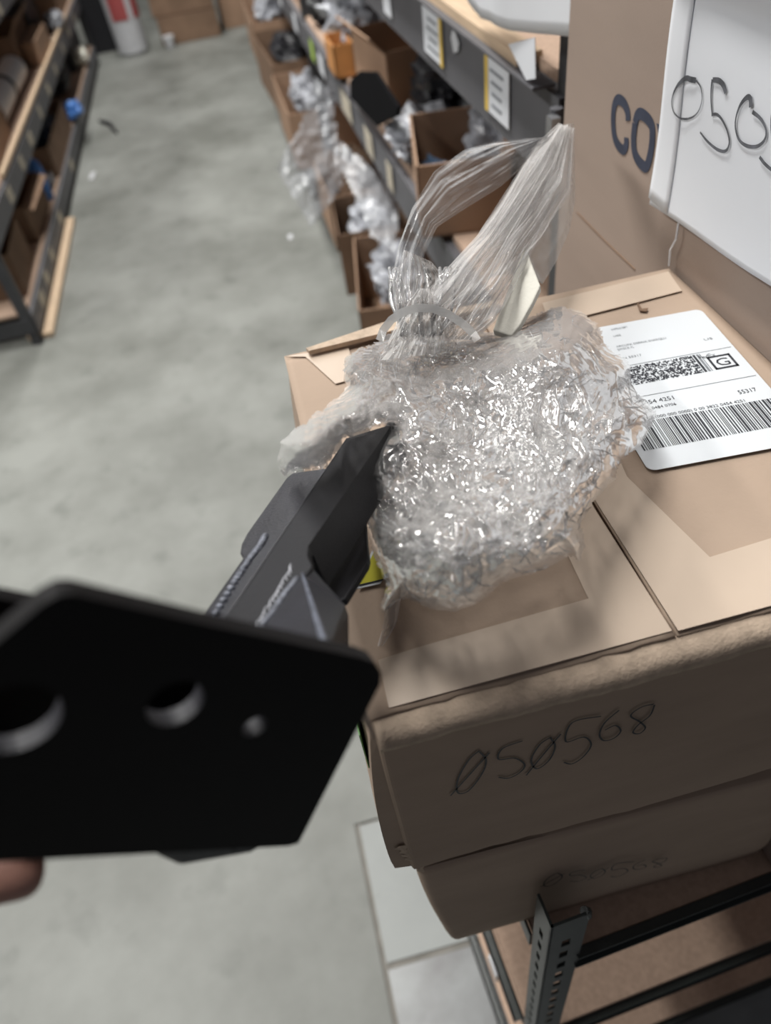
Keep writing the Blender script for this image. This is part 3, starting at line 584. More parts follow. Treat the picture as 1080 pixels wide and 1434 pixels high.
# carton on the second shelf (brown, in shade) and a loose panel pair on the lowest shelf
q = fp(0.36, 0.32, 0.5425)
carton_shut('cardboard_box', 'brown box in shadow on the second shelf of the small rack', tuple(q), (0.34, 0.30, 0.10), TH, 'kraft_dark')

# ------------------------------------------------------------------ the two stacked taped boxes
def shell(mb, x0, x1, y0, y1, z0, z1, r, disp, n=24, nz=14, cn=4):
    pts = []
    def side(ax, ay, bx, by, k): return [(ax + (bx - ax) * i / k, ay + (by - ay) * i / k) for i in range(k)]
    cor = [((x0 + r, y0 + r), math.pi, 1.5 * math.pi), ((x1 - r, y0 + r), 1.5 * math.pi, 2 * math.pi), ((x1 - r, y1 - r), 0, .5 * math.pi), ((x0 + r, y1 - r), .5 * math.pi, math.pi)]
    for q in range(4):
        (c_, a0, a1) = cor[q]
        arc = [(c_[0] + r * math.cos(a0 + (a1 - a0) * k / cn), c_[1] + r * math.sin(a0 + (a1 - a0) * k / cn)) for k in range(cn + 1)]
        nx = cor[(q + 1) % 4]; s_ = (nx[0][0] + r * math.cos(nx[1]), nx[0][1] + r * math.sin(nx[1]))
        pts += arc[:-1] + side(*arc[-1], *s_, n)
    m = len(pts); vs = []
    for i in range(nz + 1):
        v = i / nz
        for (x, y) in pts: vs.append(disp(x, y, z0 + (z1 - z0) * v, v))
    fs = [(i * m + k, i * m + (k + 1) % m, (i + 1) * m + (k + 1) % m, (i + 1) * m + k) for i in range(nz) for k in range(m)]
    fs += [tuple(range(m - 1, -1, -1)), tuple(nz * m + k for k in range(m))]
    mb.add(vs, fs)
X0, X1, Y0, Y1, ZT, ZBB = -0.004, 0.2985, 0.171, 0.4755, 1.2955, 1.094
box = thing('shipping_box', 'taped brown shipping box with address label and handwritten 050568, top of the stack', 'box', (0.147, 0.323, ZBB))
def disp1(x, y, z, v):
    n = noise.noise(Vector((x * 9, y * 9, z * 9))) * 0.0015
    bl = -0.011 * math.sin(math.pi * min(1, max(0, 1 - v)) * 0.62) if x < X0 + 0.004 and y > Y0 + 0.003 else 0
    cr = 0.004 * max(0, 0.12 - v) / 0.12 * noise.noise(Vector((x * 120, y * 120, z * 200)))
    sag = 0.006 * max(0, 0.3 - v) * math.sin(max(0, (x - 0.04)) * 18) if y < Y0 + 0.01 else 0
    zz = z + (0.004 * math.sin((x - X0) * 14) if v < 0.05 else 0) * (1 if y < Y0 + 0.02 else 0)
    return (x + bl + n + cr, y + n * 0.7 - sag, zz + cr)
s_ = MB(); shell(s_, X0, X1, Y0, Y1, ZBB, ZT, 0.004, disp1); s_.build('carton_body', M['kraft'], box, smooth=False)
# torn cardboard layers at the lower left corner
b = MB()
for k in range(7):
    c_ = ony(560 + k * 5 + random.uniform(-2, 2), 1188 + k * 5, Y0 + 0.002); b.add([c_ + np.array((random.uniform(-.004, .004), -.001, .006)), c_ + np.array((-.003, 0, 0)), c_ + np.array((.003, -.0015, -.003)), c_ + np.array((.007, -.001, .004))], [(0, 1, 2, 3)])
b.build('torn_corner', M['edge'], box)
# flaps
def slab(poly_xy, z, t, wav=0.0, seed=0, n=26):
    """flap as a grid between 4 corners (A near-left, B near-right, C far-right, D far-left) with thickness t and a wavy near edge"""
    A, B, C_, D_ = [np.array(q, float) for q in poly_xy]; P = np.zeros((n, n, 3))
    for i in range(n):
        for j in range(n):
            u = j / (n - 1); v = i / (n - 1); q = (A * (1 - u) + B * u) * (1 - v) + (D_ * (1 - u) + C_ * u) * v
            e = math.exp(-v * 16); x, y = q
            zz = z + wav * (e * (0.8 * math.sin(u * 7 + seed) + noise.noise(Vector((u * 9, seed, 0)))) + 0.5 * noise.noise(Vector((u * 3, v * 3, seed + 5))))
            P[i, j] = (x, y + e * 0.0012 * noise.noise(Vector((u * 15, seed, 3))), zz)
    return P
def solid(P, name, mat, par, t, sm=True):
    o = grid_mesh(P).build(name, mat, par, smooth=sm); m_ = o.modifiers.new('thick', 'SOLIDIFY'); m_.thickness = t; m_.offset = -1; return o
gA = onz(832, 705, 1.3)[:2]; gB = onz(945, 885, 1.3)[:2]; gC = onz(838, 700, 1.3)[:2]
GXm = float((gA[0] + gB[0]) / 2)
zf = 1.2998
solid(slab([(X0 - 0.001, Y0 - 0.002), (gB[0] - 0.0006, Y0 - 0.001), (gA[0] - 0.0030, Y1), (X0 - 0.001, Y1)], zf, 0, 0.0008, 1), 'flap', M['kraft'], box, 0.004)
solid(slab([(gB[0] + 0.0002, Y0 - 0.001), (X1, Y0 - 0.001), (X1, Y1), (gA[0] + 0.0018, Y1)], zf + 0.0008, 0, 0.0009, 4), 'flap', M['kraft'], box, 0.004)
# far flap edge standing up a little at the far left
b = MB().prism([onz(430, 493, 1.303), onz(538, 457, 1.303), onz(700, 425, 1.303), onz(700, 432, 1.303), onz(434, 497, 1.303)], (0, 0, 0.0035)).build('flap_edge', M['edge'], box)
# rolled front edge below the flap edges
NR, NCc = 9, 90; P4 = np.zeros((NR, NCc, 3))
for i in range(NR):
    for j in range(NCc):
        u = j / (NCc - 1); x = X0 + 0.001 + (X1 - X0) * u; a = i / (NR - 1)
        wv = noise.noise(Vector((u * 7, 0, 1))) * 0.0022 + noise.noise(Vector((u * 31, 0, 2))) * 0.0007
        P4[i, j] = (x, Y0 + 0.002 - 0.0125 * math.sin(a * 1.7) + wv * 0.7 * a, 1.2972 - 0.0035 * a - 0.0075 * a ** 3 + wv * a * 0.8 + 0.0008 * math.sin(u * 11) * a)
solid(P4, 'rolled_edge', M['edge'], box, 0.0018)
NR = 6; P5 = np.zeros((NR, NCc, 3))
for i in range(NR):
    for j in range(NCc):
        u = j / (NCc - 1); x = X0 + 0.001 + (X1 - X0) * u; a = i / (NR - 1)
        wv = noise.noise(Vector((u * 5, 3, 1))) * 0.003
        P5[i, j] = (x, Y0 - 0.0035 - 0.0030 * a + wv * 0.15, 1.2925 - 0.011 * a - 0.006 * a * abs(math.sin(u * 5 + 1)) + wv * a)
solid(P5, 'paper_ply', M['kraft'], box, 0.0008)
# tape on top (from the photo: a band by the near edge, bands on both sides of the gap, one by the far edge)
def on_top(mb, pts, z, t=0.0005): mb.prism([np.array((*onz(a, b_, z)[:2], z)) for a, b_ in pts], (0, 0, t))
zt = zf + 0.0010
for pts in ([(545, 992), (583, 908), (824, 839), (941, 884)], [(530, 925), (583, 908), (545, 992)],
            [(941, 884), (824, 839), (768, 720), (748, 640), (795, 640), (832, 712)],
            [(400, 500), (488, 486), (500, 530), (470, 538), (428, 500)]):
    b = MB(); on_top(b, pts, zt); b.build('tape_strip', M['tape'], box)
for pts in ([(836, 705), (878, 668), (994, 781), (1120, 742), (1120, 838), (950, 884)], [(836, 705), (795, 632), (848, 600), (878, 668)],
            [(760, 425), (936, 381), (955, 408), (842, 437), (770, 455)]):
    b = MB(); on_top(b, pts, zt + 0.0009); b.build('tape_strip', M['tape'], box)
b = MB(); on_top(b, [(892, 425), (896, 436), (905, 437), (908, 432), (899, 433), (894, 424)], zt + 0.001); b.build('small_tear', M['kraft_dark'], box)
# label
B0 = np.array((0.1805, 0.2725)); la = math.radians(-4.4); e1 = np.array((math.cos(la), math.sin(la))); e2 = np.array((-math.sin(la), math.cos(la)))
LZ = zt + 0.0016; LW, LH = 0.0975, 0.1475
def LP(u, v, dz=0.0): q = B0 + e1 * u + e2 * v; return np.array((q[0], q[1], LZ + dz))
def LUV(px, py): q = onz(px, py, LZ + .0005)[:2] - B0; return float(q @ e1), float(q @ e2)
poly = []
for (cu, cv, a0) in ((0.005, 0.005, 180), (LW - 0.005, 0.005, 270), (LW - 0.005, LH - 0.005, 0), (0.005, LH - 0.005, 90)):
    for k in range(6): an = math.radians(a0 + 18 * k); poly.append(LP(cu + 0.005 * math.cos(an), cv + 0.005 * math.sin(an)))
label = MB().prism(poly, (0, 0, 0.0004)).build('shipping_label', M['label'], box)
ink = MB(); gk = MB(); EX = (*e1, 0); EY = (*e2, 0); dz = 0.0006
def lrect(mb, u0, u1, v0, v1): mb.add([LP(u0, v0, dz), LP(u1, v0, dz), LP(u1, v1, dz), LP(u0, v1, dz)], [(0, 1, 2, 3)])
v1_ = LUV(1067, 560)[1]; v0_ = LUV(926, 627)[1]; u = 0.004
rr = random.Random(5)
while u < LW - 0.004:
    wd = rr.choice((0.0005, 0.0005, 0.0009, 0.0014)); lrect(ink, u, u + wd, v0_, v1_); u += wd + rr.choice((0.0005, 0.0005, 0.0008, 0.0011))
def lt_(mb, s, pl, pr=None, h=0.0024, align='LEFT'):
    ua, va = LUV(*pl); wdt = None
    if pr: ub, vb = LUV(*pr); wdt = ub - ua
    text_mesh(mb, s, LP(ua, va), EX, EY, wdt, h, (0, 0, 1), dz, align)
text_mesh(ink, '9622 0019 0 (000 000 0000) 0 00 3822 0454 4251', LP(LUV(1044, 562)[0], v1_ + 0.0012), EX, EY, 0.076, 0.0025, (0, 0, 1), dz, 'RIGHT')
lt_(ink, 'TRK# 3822 0454 4251', (945, 559), None, 0.0036, 'RIGHT'); lt_(ink, '3822 0484 0706', (948, 567), None, 0.0025, 'RIGHT')
lt_(ink, '55317', (1036, 552), (1060, 546), 0.0036)
lt_(ink, 'Fed', (981, 503), (993, 500), 0.0036); lt_(gk, 'Ex', (994, 500), (1003, 498), 0.0036)
for (px, py) in ((980, 494), (912, 553)):                              # ruled lines
    ua, va = LUV(px, py); lrect(gk, 0.002, LW - 0.002, va, va + 0.0004)
# 2-D barcode block
ua, va = LUV(890, 539); ub, vb = LUV(968, 498); ub2, vv = LUV(985, 518)
cw = 0.00042; va = min(va, vv); n_u = int((ub - (-0.0)) / cw); n_v = 20; vh = (vb - va) / n_v
for j in range(n_v):
    u = 0.006
    while u < ub:
        k = rr.choice((1, 1, 2, 3)) * cw
        if rr.random() < 0.55: lrect(ink, u, min(u + k, ub), va + j * vh, va + (j + 1) * vh)
        u += k
lrect(ink, ub + 0.0006, ub + 0.0022, va, vb); lrect(gk, ub + 0.003, ub + 0.0046, va, vb); lrect(gk, ub + 0.0052, ub + 0.0058, va, vb)
# boxed G
gu0, gv0 = LUV(1003, 518); gu1, gv1 = LUV(1020, 498); gv0 = min(gv0, gv1 - 0.012); gu1 = gu0 + 0.0155; gv1 = gv0 + 0.0145; t_ = 0.0016
lrect(ink, gu0, gu1, gv0, gv0 + t_); lrect(ink, gu0, gu1, gv1 - t_, gv1); lrect(ink, gu0, gu0 + t_, gv0, gv1); lrect(ink, gu1 - t_, gu1, gv0, gv1)
text_mesh(ink, 'G', LP((gu0 + gu1) / 2, gv0 + 0.0032), EX, EY, 0.0085, 0.0078, (0, 0, 1), dz, 'CENTER')
for s, a, b_ in (('ARCUPX DERRIX SHARQLU', (864, 487), (932, 472)), ('SHIPPING DEPT', (857, 463), (879, 458)), ('LAKE', (860, 472), (870, 470)), ('SWIECK PL', (866, 491), (888, 486)), ('MN 55317', (868, 504), (898, 496)), ('US', (987, 477), (998, 474))):
    lt_(gk, s, a, b_, 0.0022)
ink.build('label_print', M['ink'], label); gk.build('label_print', M['ink_grey'], label)
# small yellow sticker at the left
st = MB(); on_top(st, [(497, 826), (533, 818), (570, 745), (530, 752)], zt + 0.0006); st = st.build('warning_sticker', M['label'], box)
b = MB(); on_top(b, [(503, 819), (537, 811), (562, 757), (528, 764)], zt + 0.0012, 0.0003); b.build('yellow_panel', M['yellow'], st)
b = MB(); on_top(b, [(502, 821), (536, 813), (537, 811), (503, 819)], zt + 0.0014, 0.0003); b.build('black_line', M['ink'], st)
# handwriting on the front
def hz(x, y): return ony(500 + x * 0.537, 960 + y * 0.537, Y0 - 0.0006)
def hand050568(tf, wd, y_n):
    mb = MB()
    for st_ in ([(318, 165), (290, 190), (262, 240), (262, 275), (290, 270), (325, 225), (335, 190), (318, 168)], [(345, 170), (295, 225), (243, 283)],
                [(430, 140), (378, 160), (368, 188), (410, 185), (436, 202), (424, 222), (395, 237), (368, 235)],
                [(505, 130), (475, 150), (453, 190), (468, 213), (500, 190), (515, 155), (503, 132)], [(530, 122), (485, 175), (440, 230)],
                [(635, 76), (560, 92), (543, 142), (590, 130), (609, 150), (590, 180), (560, 200), (538, 196)],
                [(682, 60), (645, 92), (631, 122), (641, 139), (667, 134), (686, 115), (672, 100), (645, 112)],
                [(772, 44), (740, 52), (712, 74), (735, 90), (750, 106), (735, 121), (718, 118), (732, 98), (762, 74), (774, 46)]):
        ribbon(mb, [tf(*q) for q in st_], wd, (0, -1, 0), y_n)
    return mb
hand050568(hz, 0.0011, 0.0010).build('handwritten_number', M['marker'], box)
b = MB().prism([np.array((X0 - 0.0075, y, z)) for y, z in ((Y0 + 0.10, 1.235), (Y0 + 0.012, 1.262), (Y0 + 0.012, 1.225), (Y0 + 0.10, 1.20))], (-0.0006, 0, 0)).build('green_tape', M['green'], box)

# lower box
Z2 = ZB + 0.0005
box2 = thing('shipping_box', 'darker crushed shipping box with faint handwritten number, under the labelled box', 'box', (0.17, 0.33, Z2))
def disp2(x, y, z, v):
    n = noise.noise(Vector((x * 7, y * 7, z * 7 + 4))) * 0.003
    lx = (0.012 * (1 - v) ** 1.6) if x < 0.06 else 0
    rd = 0.004 * max(0, 0.15 - v) / 0.15
    return (x + n + lx * (1 - max(0, x - 0.006) / 0.06), y + n * 0.6 + (rd if y < 0.2 else 0), z - 0.018 * min(1, max(0, (x - 0.055) / 0.2)) * max(0, v - 0.5) * 2)
s_ = MB(); shell(s_, 0.001, 0.3012, 0.172, 0.478, Z2, 1.0925, 0.008, disp2, cn=6); s_.build('carton_body', M['kraft'], box2, smooth=True)
def hz2(x, y):
    px_ = 755 + (x - 243) * 0.335; py_ = 1238 + (y - 283) * 0.17 ; return ony(px_, py_, 0.1705)
hand050568(hz2, 0.0011, 0.0022).build('handwritten_number', M['marker'], box2)
b = MB().box((0.008, 0.20, 1.077), (0.010, 0.05, 0.026)).build('corner_flap', M['kraft'], box2, bevel=0.004)

# ------------------------------------------------------------------ black bracket in the hand
def cam2w(v): return RM @ np.array(v, float)
A_ = atd(486, 613, 0.377); B_ = atd(307, 878, 0.271); U = (A_ - B_) / np.linalg.norm(A_ - B_)
V = cam2w((0.898, 0.100, 0.428)); V -= (V @ U) * U; V /= np.linalg.norm(V); NT = np.cross(U, V); NT = NT if NT[2] > 0 else -NT
def T_(px, py, h=0.0): return onplane(px, py, A_ + NT * h, NT)            # a pixel met with the bracket's top plane raised by h
P1 = atd(90, 835, 0.150); P2 = atd(525, 930, 0.212); P3_ = atd(418, 1182, 0.240)
NP = np.cross(P2 - P1, P3_ - P1); NP /= np.linalg.norm(NP); NP = NP if NP @ (EYE - P1) > 0 else -NP
def P_(px, py, h=0.0): return onplane(px, py, P1 + NP * h, NP)
br = thing('steel_bracket', 'black steel mounting bracket with drilled plate, held over the boxes', 'bracket', tuple(P_(250, 1000)))
# drilled plate: outer outline with holes cut (grid triangulation by mathutils)
from mathutils.geometry import delaunay_2d_cdt
def arc2(cx_, cy_, r, a0, a1, n=6): return [(cx_ + r * math.cos(math.radians(a0 + (a1 - a0) * k / (n - 1))), cy_ + r * math.sin(math.radians(a0 + (a1 - a0) * k / (n - 1)))) for k in range(n)]
o_uv = P_(250, 1000); pu = V - (V @ NP) * NP; pu /= np.linalg.norm(pu); pv = np.cross(NP, pu)
def uv(q): d = q - o_uv; return (float(d @ pu), float(d @ pv))
outl = [uv(P_(a, b_)) for a, b_ in ([(-190, 1010), (-10, 905), (60, 846), (84, 833), (104, 832), (300, 877), (508, 922), (526, 929), (534, 942), (533, 958), (424, 1170), (418, 1181), (404, 1185), (200, 1196), (0, 1207), (-190, 1216)])]
def circ(px, py, r, n=28): c_ = uv(P_(px, py)); return [(c_[0] + r * math.cos(2 * math.pi * k / n), c_[1] + r * math.sin(2 * math.pi * k / n)) for k in range(n)]
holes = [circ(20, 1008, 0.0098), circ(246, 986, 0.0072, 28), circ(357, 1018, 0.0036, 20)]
def plate_mesh(outl, holes, n0, t, orig):
    allp = [Vector(p) for p in outl]; loops = [list(range(len(outl)))]
    for h_ in holes: s0 = len(allp); allp += [Vector(p) for p in h_]; loops.append(list(range(s0, len(allp))))
    edges = [(l[i], l[(i + 1) % len(l)]) for l in loops for i in range(len(l))]
    vs, es, fs, ov, oe, of = delaunay_2d_cdt(allp, edges, [], 1, 1e-7)
    keep = []
    for f in fs:
        c_ = sum((vs[i] for i in f), Vector((0, 0))) / len(f); x = np.array([c_.x]); y = np.array([c_.y])
        if inside(x, y, outl)[0] and not any(inside(x, y, h_)[0] for h_ in holes): keep.append(tuple(f))
    mb = MB(); n = len(vs); W3 = [orig + pu * v.x + pv * v.y for v in vs]; walls = []
    mb.add(W3 + [q - n0 * t for q in W3], keep + [tuple(i + n for i in reversed(f)) for f in keep])
    for li_, l in enumerate(loops):
        q3 = [orig + pu * allp[i].x + pv * allp[i].y for i in l]; m = len(l)
        if li_ > 0: walls.append(MB().add(q3 + [q - n0 * t for q in q3], [(i, (i + 1) % m, (i + 1) % m + m, i + m) for i in range(m)])); continue
        mb.add(q3 + [q - n0 * t for q in q3], [(i, (i + 1) % m, (i + 1) % m + m, i + m) for i in range(m)])
    return mb, walls
TP = 0.0055
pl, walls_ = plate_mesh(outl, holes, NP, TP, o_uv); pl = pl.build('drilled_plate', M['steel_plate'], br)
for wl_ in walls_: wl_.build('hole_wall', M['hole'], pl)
# plate behind at the left, seen above the chamfer
def pq(pts, h): return [P_(a, b_, h) for a, b_ in pts]
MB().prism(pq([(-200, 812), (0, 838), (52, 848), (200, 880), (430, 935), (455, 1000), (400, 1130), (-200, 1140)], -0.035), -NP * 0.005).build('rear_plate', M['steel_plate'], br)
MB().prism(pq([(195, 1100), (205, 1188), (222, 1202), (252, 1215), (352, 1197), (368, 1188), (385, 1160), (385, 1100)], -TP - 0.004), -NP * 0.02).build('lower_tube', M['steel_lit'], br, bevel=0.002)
# top face of the bar with its notch
def back(q, k): return q - U * k
topface = [T_(486, 613), T_(541, 596), T_(552, 590), T_(506, 646), T_(470, 702), T_(437, 752), T_(432, 764), T_(431, 778), T_(437, 792), T_(437, 800)]
e_ = T_(437, 800); near_r = T_(400, 880); topp = [T_(307, 878)] + topface + [T_(418, 850), T_(385, 925)]
far = T_(552, 590)
TK = 0.005
# bar: extend back until the plate
DB = -U + 2.2 * NP; DB /= np.linalg.norm(DB)
def toplate(q, extra=0.0): k = ((P1 - NP * (TP + 0.0005) - q) @ NP) / (DB @ NP); return q + DB * k
s0 = T_(307, 878); ng = T_(410, 880)
MB().prism([toplate(s0), s0] + topface[:-1] + [T_(428, 806), ng, toplate(ng)], -NT * TK).build('bar_top', M['steel'], br, bevel=0.0006)
# inner wall of the channel that shows along the notch edge
for (a, b_) in (((552, 590), (432, 764)),):
    q0, q1 = T_(*a), T_(*b_); MB().prism([q0, q1, q1 - NT * 0.022, q0 - NT * 0.022], -V * 0.0035).build('bar_wall', M['steel'], br)
# left flange, a step lower than the top, and the narrow ledge that carries the weld
hF = -0.0045
fl_ = [T_(458, 655, hF), T_(410, 662, hF), T_(402, 668, hF), T_(345, 748, hF), T_(338, 762, hF), T_(336, 774, hF), T_(341, 782, hF), T_(277, 873, hF)]
s1 = T_(307, 878, hF); s2 = T_(277, 873, hF)
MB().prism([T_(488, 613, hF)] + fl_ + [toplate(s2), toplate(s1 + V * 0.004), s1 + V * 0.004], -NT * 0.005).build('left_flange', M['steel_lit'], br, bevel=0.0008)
ws = T_(277, 873, hF); MB().prism([T_(341, 782, hF - .005), T_(277, 873, hF - .005), toplate(T_(277, 873, hF - .005)), toplate(T_(307, 878, hF - .005)), T_(307, 878, hF - .005), T_(362, 790, hF - .005)], -NT * 0.012).build('tube_side', M['steel'], br)
# lower plate seen through the notch
hL = -0.030
lpl = [T_(506, 646, hL), T_(513, 757, hL), T_(516, 780, hL), T_(514, 788, hL), T_(483, 838, hL), T_(473, 842, hL), T_(437, 880, hL), T_(380, 900, hL), T_(400, 800, hL), T_(455, 690, hL)]
MB().prism([q for q in lpl], -NT * 0.004).build('lower_plate', M['steel'], br, bevel=0.0008)
hh = [T_(455 + 3.2 * math.cos(k * math.pi / 5), 742 + 5.5 * math.sin(k * math.pi / 5), hL + 0.0004) for k in range(10)]
MB().prism(hh, NT * 0.0002).build('drilled_hole', M['edge'], br)
MB().prism([T_(509, 694, hL + .0004), T_(510, 695.5, hL + .0004), T_(445, 790, hL + .0004), T_(444, 788, hL + .0004)], NT * 0.0004).build('scribe_line', M['steel_lit'], br)
# folded gusset: left facet, ridge, right facet going down to the lower plate
apex = T_(424, 804, 0.001); lb_ = T_(361, 889, 0.0008); rb = T_(458, 912, 0.009)
r0 = T_(439, 798, -0.002); r1 = T_(483, 847, -0.020); r2 = T_(488, 862, -0.024); r3 = T_(489, 917, -0.026)
g = MB(); lb2, rb2, r32 = toplate(lb_), toplate(rb), toplate(r3)
g.add([apex, lb_, rb, lb2, rb2], [(0, 1, 2), (1, 3, 4, 2)])
g.add([apex, rb, r0, r1, r2, r3, rb2, r32], [(0, 1, 3, 2), (1, 4, 3), (1, 5, 4), (1, 6, 7, 5)])
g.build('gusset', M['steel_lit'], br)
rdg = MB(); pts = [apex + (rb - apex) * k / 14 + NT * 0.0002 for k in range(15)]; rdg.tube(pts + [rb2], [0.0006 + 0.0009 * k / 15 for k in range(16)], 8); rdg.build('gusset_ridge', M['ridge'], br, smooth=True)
# weld beads
def bead(pts, n, r, mat='weld', name='weld_bead'):
    mb = MB(); P = [np.array(p) for p in pts]
    for k in range(n):
        t = k / (n - 1) * (len(P) - 1); i = min(int(t), len(P) - 2); c_ = P[i] * (1 - t + i) + P[i + 1] * (t - i)
        d = P[i + 1] - P[i]; d /= np.linalg.norm(d)
        mb.lathe(c_ - d * r * 0.7, [(r * .25, 0), (r * .85, r * .3), (r, r * .75), (r * .8, r * 1.2), (r * .3, r * 1.5)], d, 10)
    return mb.build(name, M[mat], br, smooth=True)
bead([T_(372, 752, hF), T_(366, 764, hF), T_(352, 782, hF), T_(330, 815, hF), T_(296, 872, hF)] + [toplate(T_(294, 876, hF))], 34, 0.0020)
bead([T_(416, 812), T_(398, 835), T_(380, 862), T_(358, 888)], 22, 0.0016)
sc_ = MB()
for k in range(15):
    t = k / 14; px_, py_ = 410 - 50 * t, 800 + 84 * t; j = random.uniform(-1.5, 1.5)
    ribbon(sc_, [T_(px_ - 1 + j, py_ - 6), T_(px_ - 5 + j, py_ - 1), T_(px_ - 6 + j, py_ + 5), T_(px_ - 3 + j, py_ + 8)], [0.0001, 0.0004, 0.0004, 0.0001], NT, 0.0004)
ribbon(sc_, [T_(408, 790), T_(406, 796), T_(409, 803)], [0.0002, 0.0006, 0.0002], NT, 0.0004)
sc_.build('weld_ripple', M['scratch'], br)
# thin paler line along the edge of the proud top face
ed = MB(); ed.tube([T_(486, 614), T_(400, 741), T_(307, 879)], 0.00035, 6); ed.build('pale_edge', M['steel_lit'], br)

# ------------------------------------------------------------------ crumpled plastic film
def gridP(gx, gy, D): return EYE + (np.stack([(gx - CX) / F, -(gy - CY) / F, -np.ones_like(gx)], -1) @ RM.T) * D[..., None]
def dplane_z(gx, gy, z):
    d = np.stack([(gx - CX) / F, -(gy - CY) / F, -np.ones_like(gx)], -1) @ RM.T; return (z - EYE[2]) / d[..., 2]
wrap = thing('plastic_wrap', 'crumpled clear plastic wrap bunched over the bracket end and taped box', 'plastic wrap', (0.08, 0.33, 1.303))
MAIN = [(388, 640), (392, 618), (412, 600), (440, 578), (470, 556), (484, 540), (478, 522), (482, 500), (500, 488), (525, 478), (548, 462), (575, 452), (610, 462), (640, 470), (670, 466), (700, 462), (722, 452), (745, 440), (768, 432), (790, 428), (815, 436), (838, 452), (850, 470), (856, 488), (876, 500), (884, 512), (886, 538), (902, 556), (921, 578), (912, 604), (900, 622), (888, 634), (872, 648), (862, 672), (846, 690), (832, 706), (816, 732), (822, 762), (812, 790), (796, 780), (762, 800), (730, 808), (706, 818), (690, 832), (668, 848), (640, 857), (610, 856), (580, 846), (560, 838), (550, 848), (536, 862), (531, 850), (540, 822), (532, 800), (520, 772), (512, 740), (508, 700), (512, 660), (522, 630), (542, 598), (528, 600), (512, 610), (496, 616), (487, 615), (474, 634), (459, 657), (436, 660), (410, 664), (396, 668), (388, 655)]
def crumple(gx, gy, seed, k=1.0):
    wx = gx + 16 * vnoise(gx / 60, gy / 60, seed) + 4 * vnoise(gx / 18, gy / 18, seed + 3); wy = gy + 16 * vnoise(gx / 60 + 9, gy / 60, seed + 1) + 4 * vnoise(gx / 18, gy / 18 + 5, seed + 4)
    # folds run round the bunch and out of the neck: polar coordinates about the middle blended with straight ones
    cx0, cy0 = 600 + 25 * (seed % 3), 600 + 20 * (seed % 2)
    rr_ = np.hypot(wx - cx0, wy - cy0); th = np.arctan2(wy - cy0, wx - cx0)
    r = 0
    for sc, am, sd, st in ((80, 0.0120, 1, 1.6), (40, 0.0085, 2, 2.2), (20, 0.0046, 3, 2.6), (10, 0.0020, 4, 2.4)):
        a = 0.6 + 1.3 * vnoise(gx / 130 + seed, gy / 130, sd + seed)
        u = wx * math.cos(0.7 + seed * 0.9 + sd) + wy * math.sin(0.7 + seed * 0.9 + sd); v = -wx * math.sin(0.7 + seed * 0.9 + sd) + wy * math.cos(0.7 + seed * 0.9 + sd)
        f1, f2 = worley(u / sc / st, v / sc * 1.2, seed * 10 + sd)
        g1, g2 = worley(rr_ / sc * 1.2, th * 120 / sc / st + 50, seed * 10 + sd + 5)
        m_ = 0.5 + 0.5 * np.clip(2 * vnoise(gx / 90, gy / 90, seed + sd), -1, 1)
        r = r + ((f1 * m_ + g1 * (1 - m_)) - 0.45) * am
        rg = 1 - np.abs(vnoise(u / sc / st / 1.2, v / sc * 1.2, seed * 7 + sd)) * 2; r = r - rg * am * 0.35
    return r * k
step = 1.7
gx, gy = np.meshgrid(np.arange(380, 930, step), np.arange(418, 872, step))
ed_ = edist(gx, gy, MAIN); dbox = dplane_z(gx, gy, 1.305)
def bump_h(x, y):
    return 0.055 + 0.055 * np.exp(-(((x - 530) / 80) ** 2 + ((y - 590) / 70) ** 2)) + 0.035 * np.exp(-(((x - 760) / 70) ** 2 + ((y - 500) / 50) ** 2)) + 0.025 * np.exp(-(((x - 620) / 90) ** 2 + ((y - 740) / 60) ** 2)) - 0.02 * np.exp(-(((x - 575) / 40) ** 2 + ((y - 680) / 60) ** 2)) + 0.05 * np.exp(-(((x - 420) / 40) ** 2 + ((y - 620) / 40) ** 2))
prof = np.sqrt(np.clip(ed_ / 70, 0, 1) * (2 - np.clip(ed_ / 70, 0, 1)))
left_lift = 0.075 * np.clip((560 - gx) / 120, 0, 1) * np.clip((700 - gy) / 80, 0, 1)    # over the bracket the film never comes down to the box
TOPD = A_ ; dtop = None
_d = np.stack([(gx - CX) / F, -(gy - CY) / F, -np.ones_like(gx)], -1) @ RM.T
dbar = (NT @ (A_ + NT * 0.004 - EYE)) / (_d @ NT)
bl_ = 600 - (gx - 486) * 0.2 + np.clip(486 - gx, 0, 100) * 1.4
wov = 1 / (1 + np.exp(-(bl_ + 14 - gy) / 4)) / (1 + np.exp(-(552 - gx) / 5))
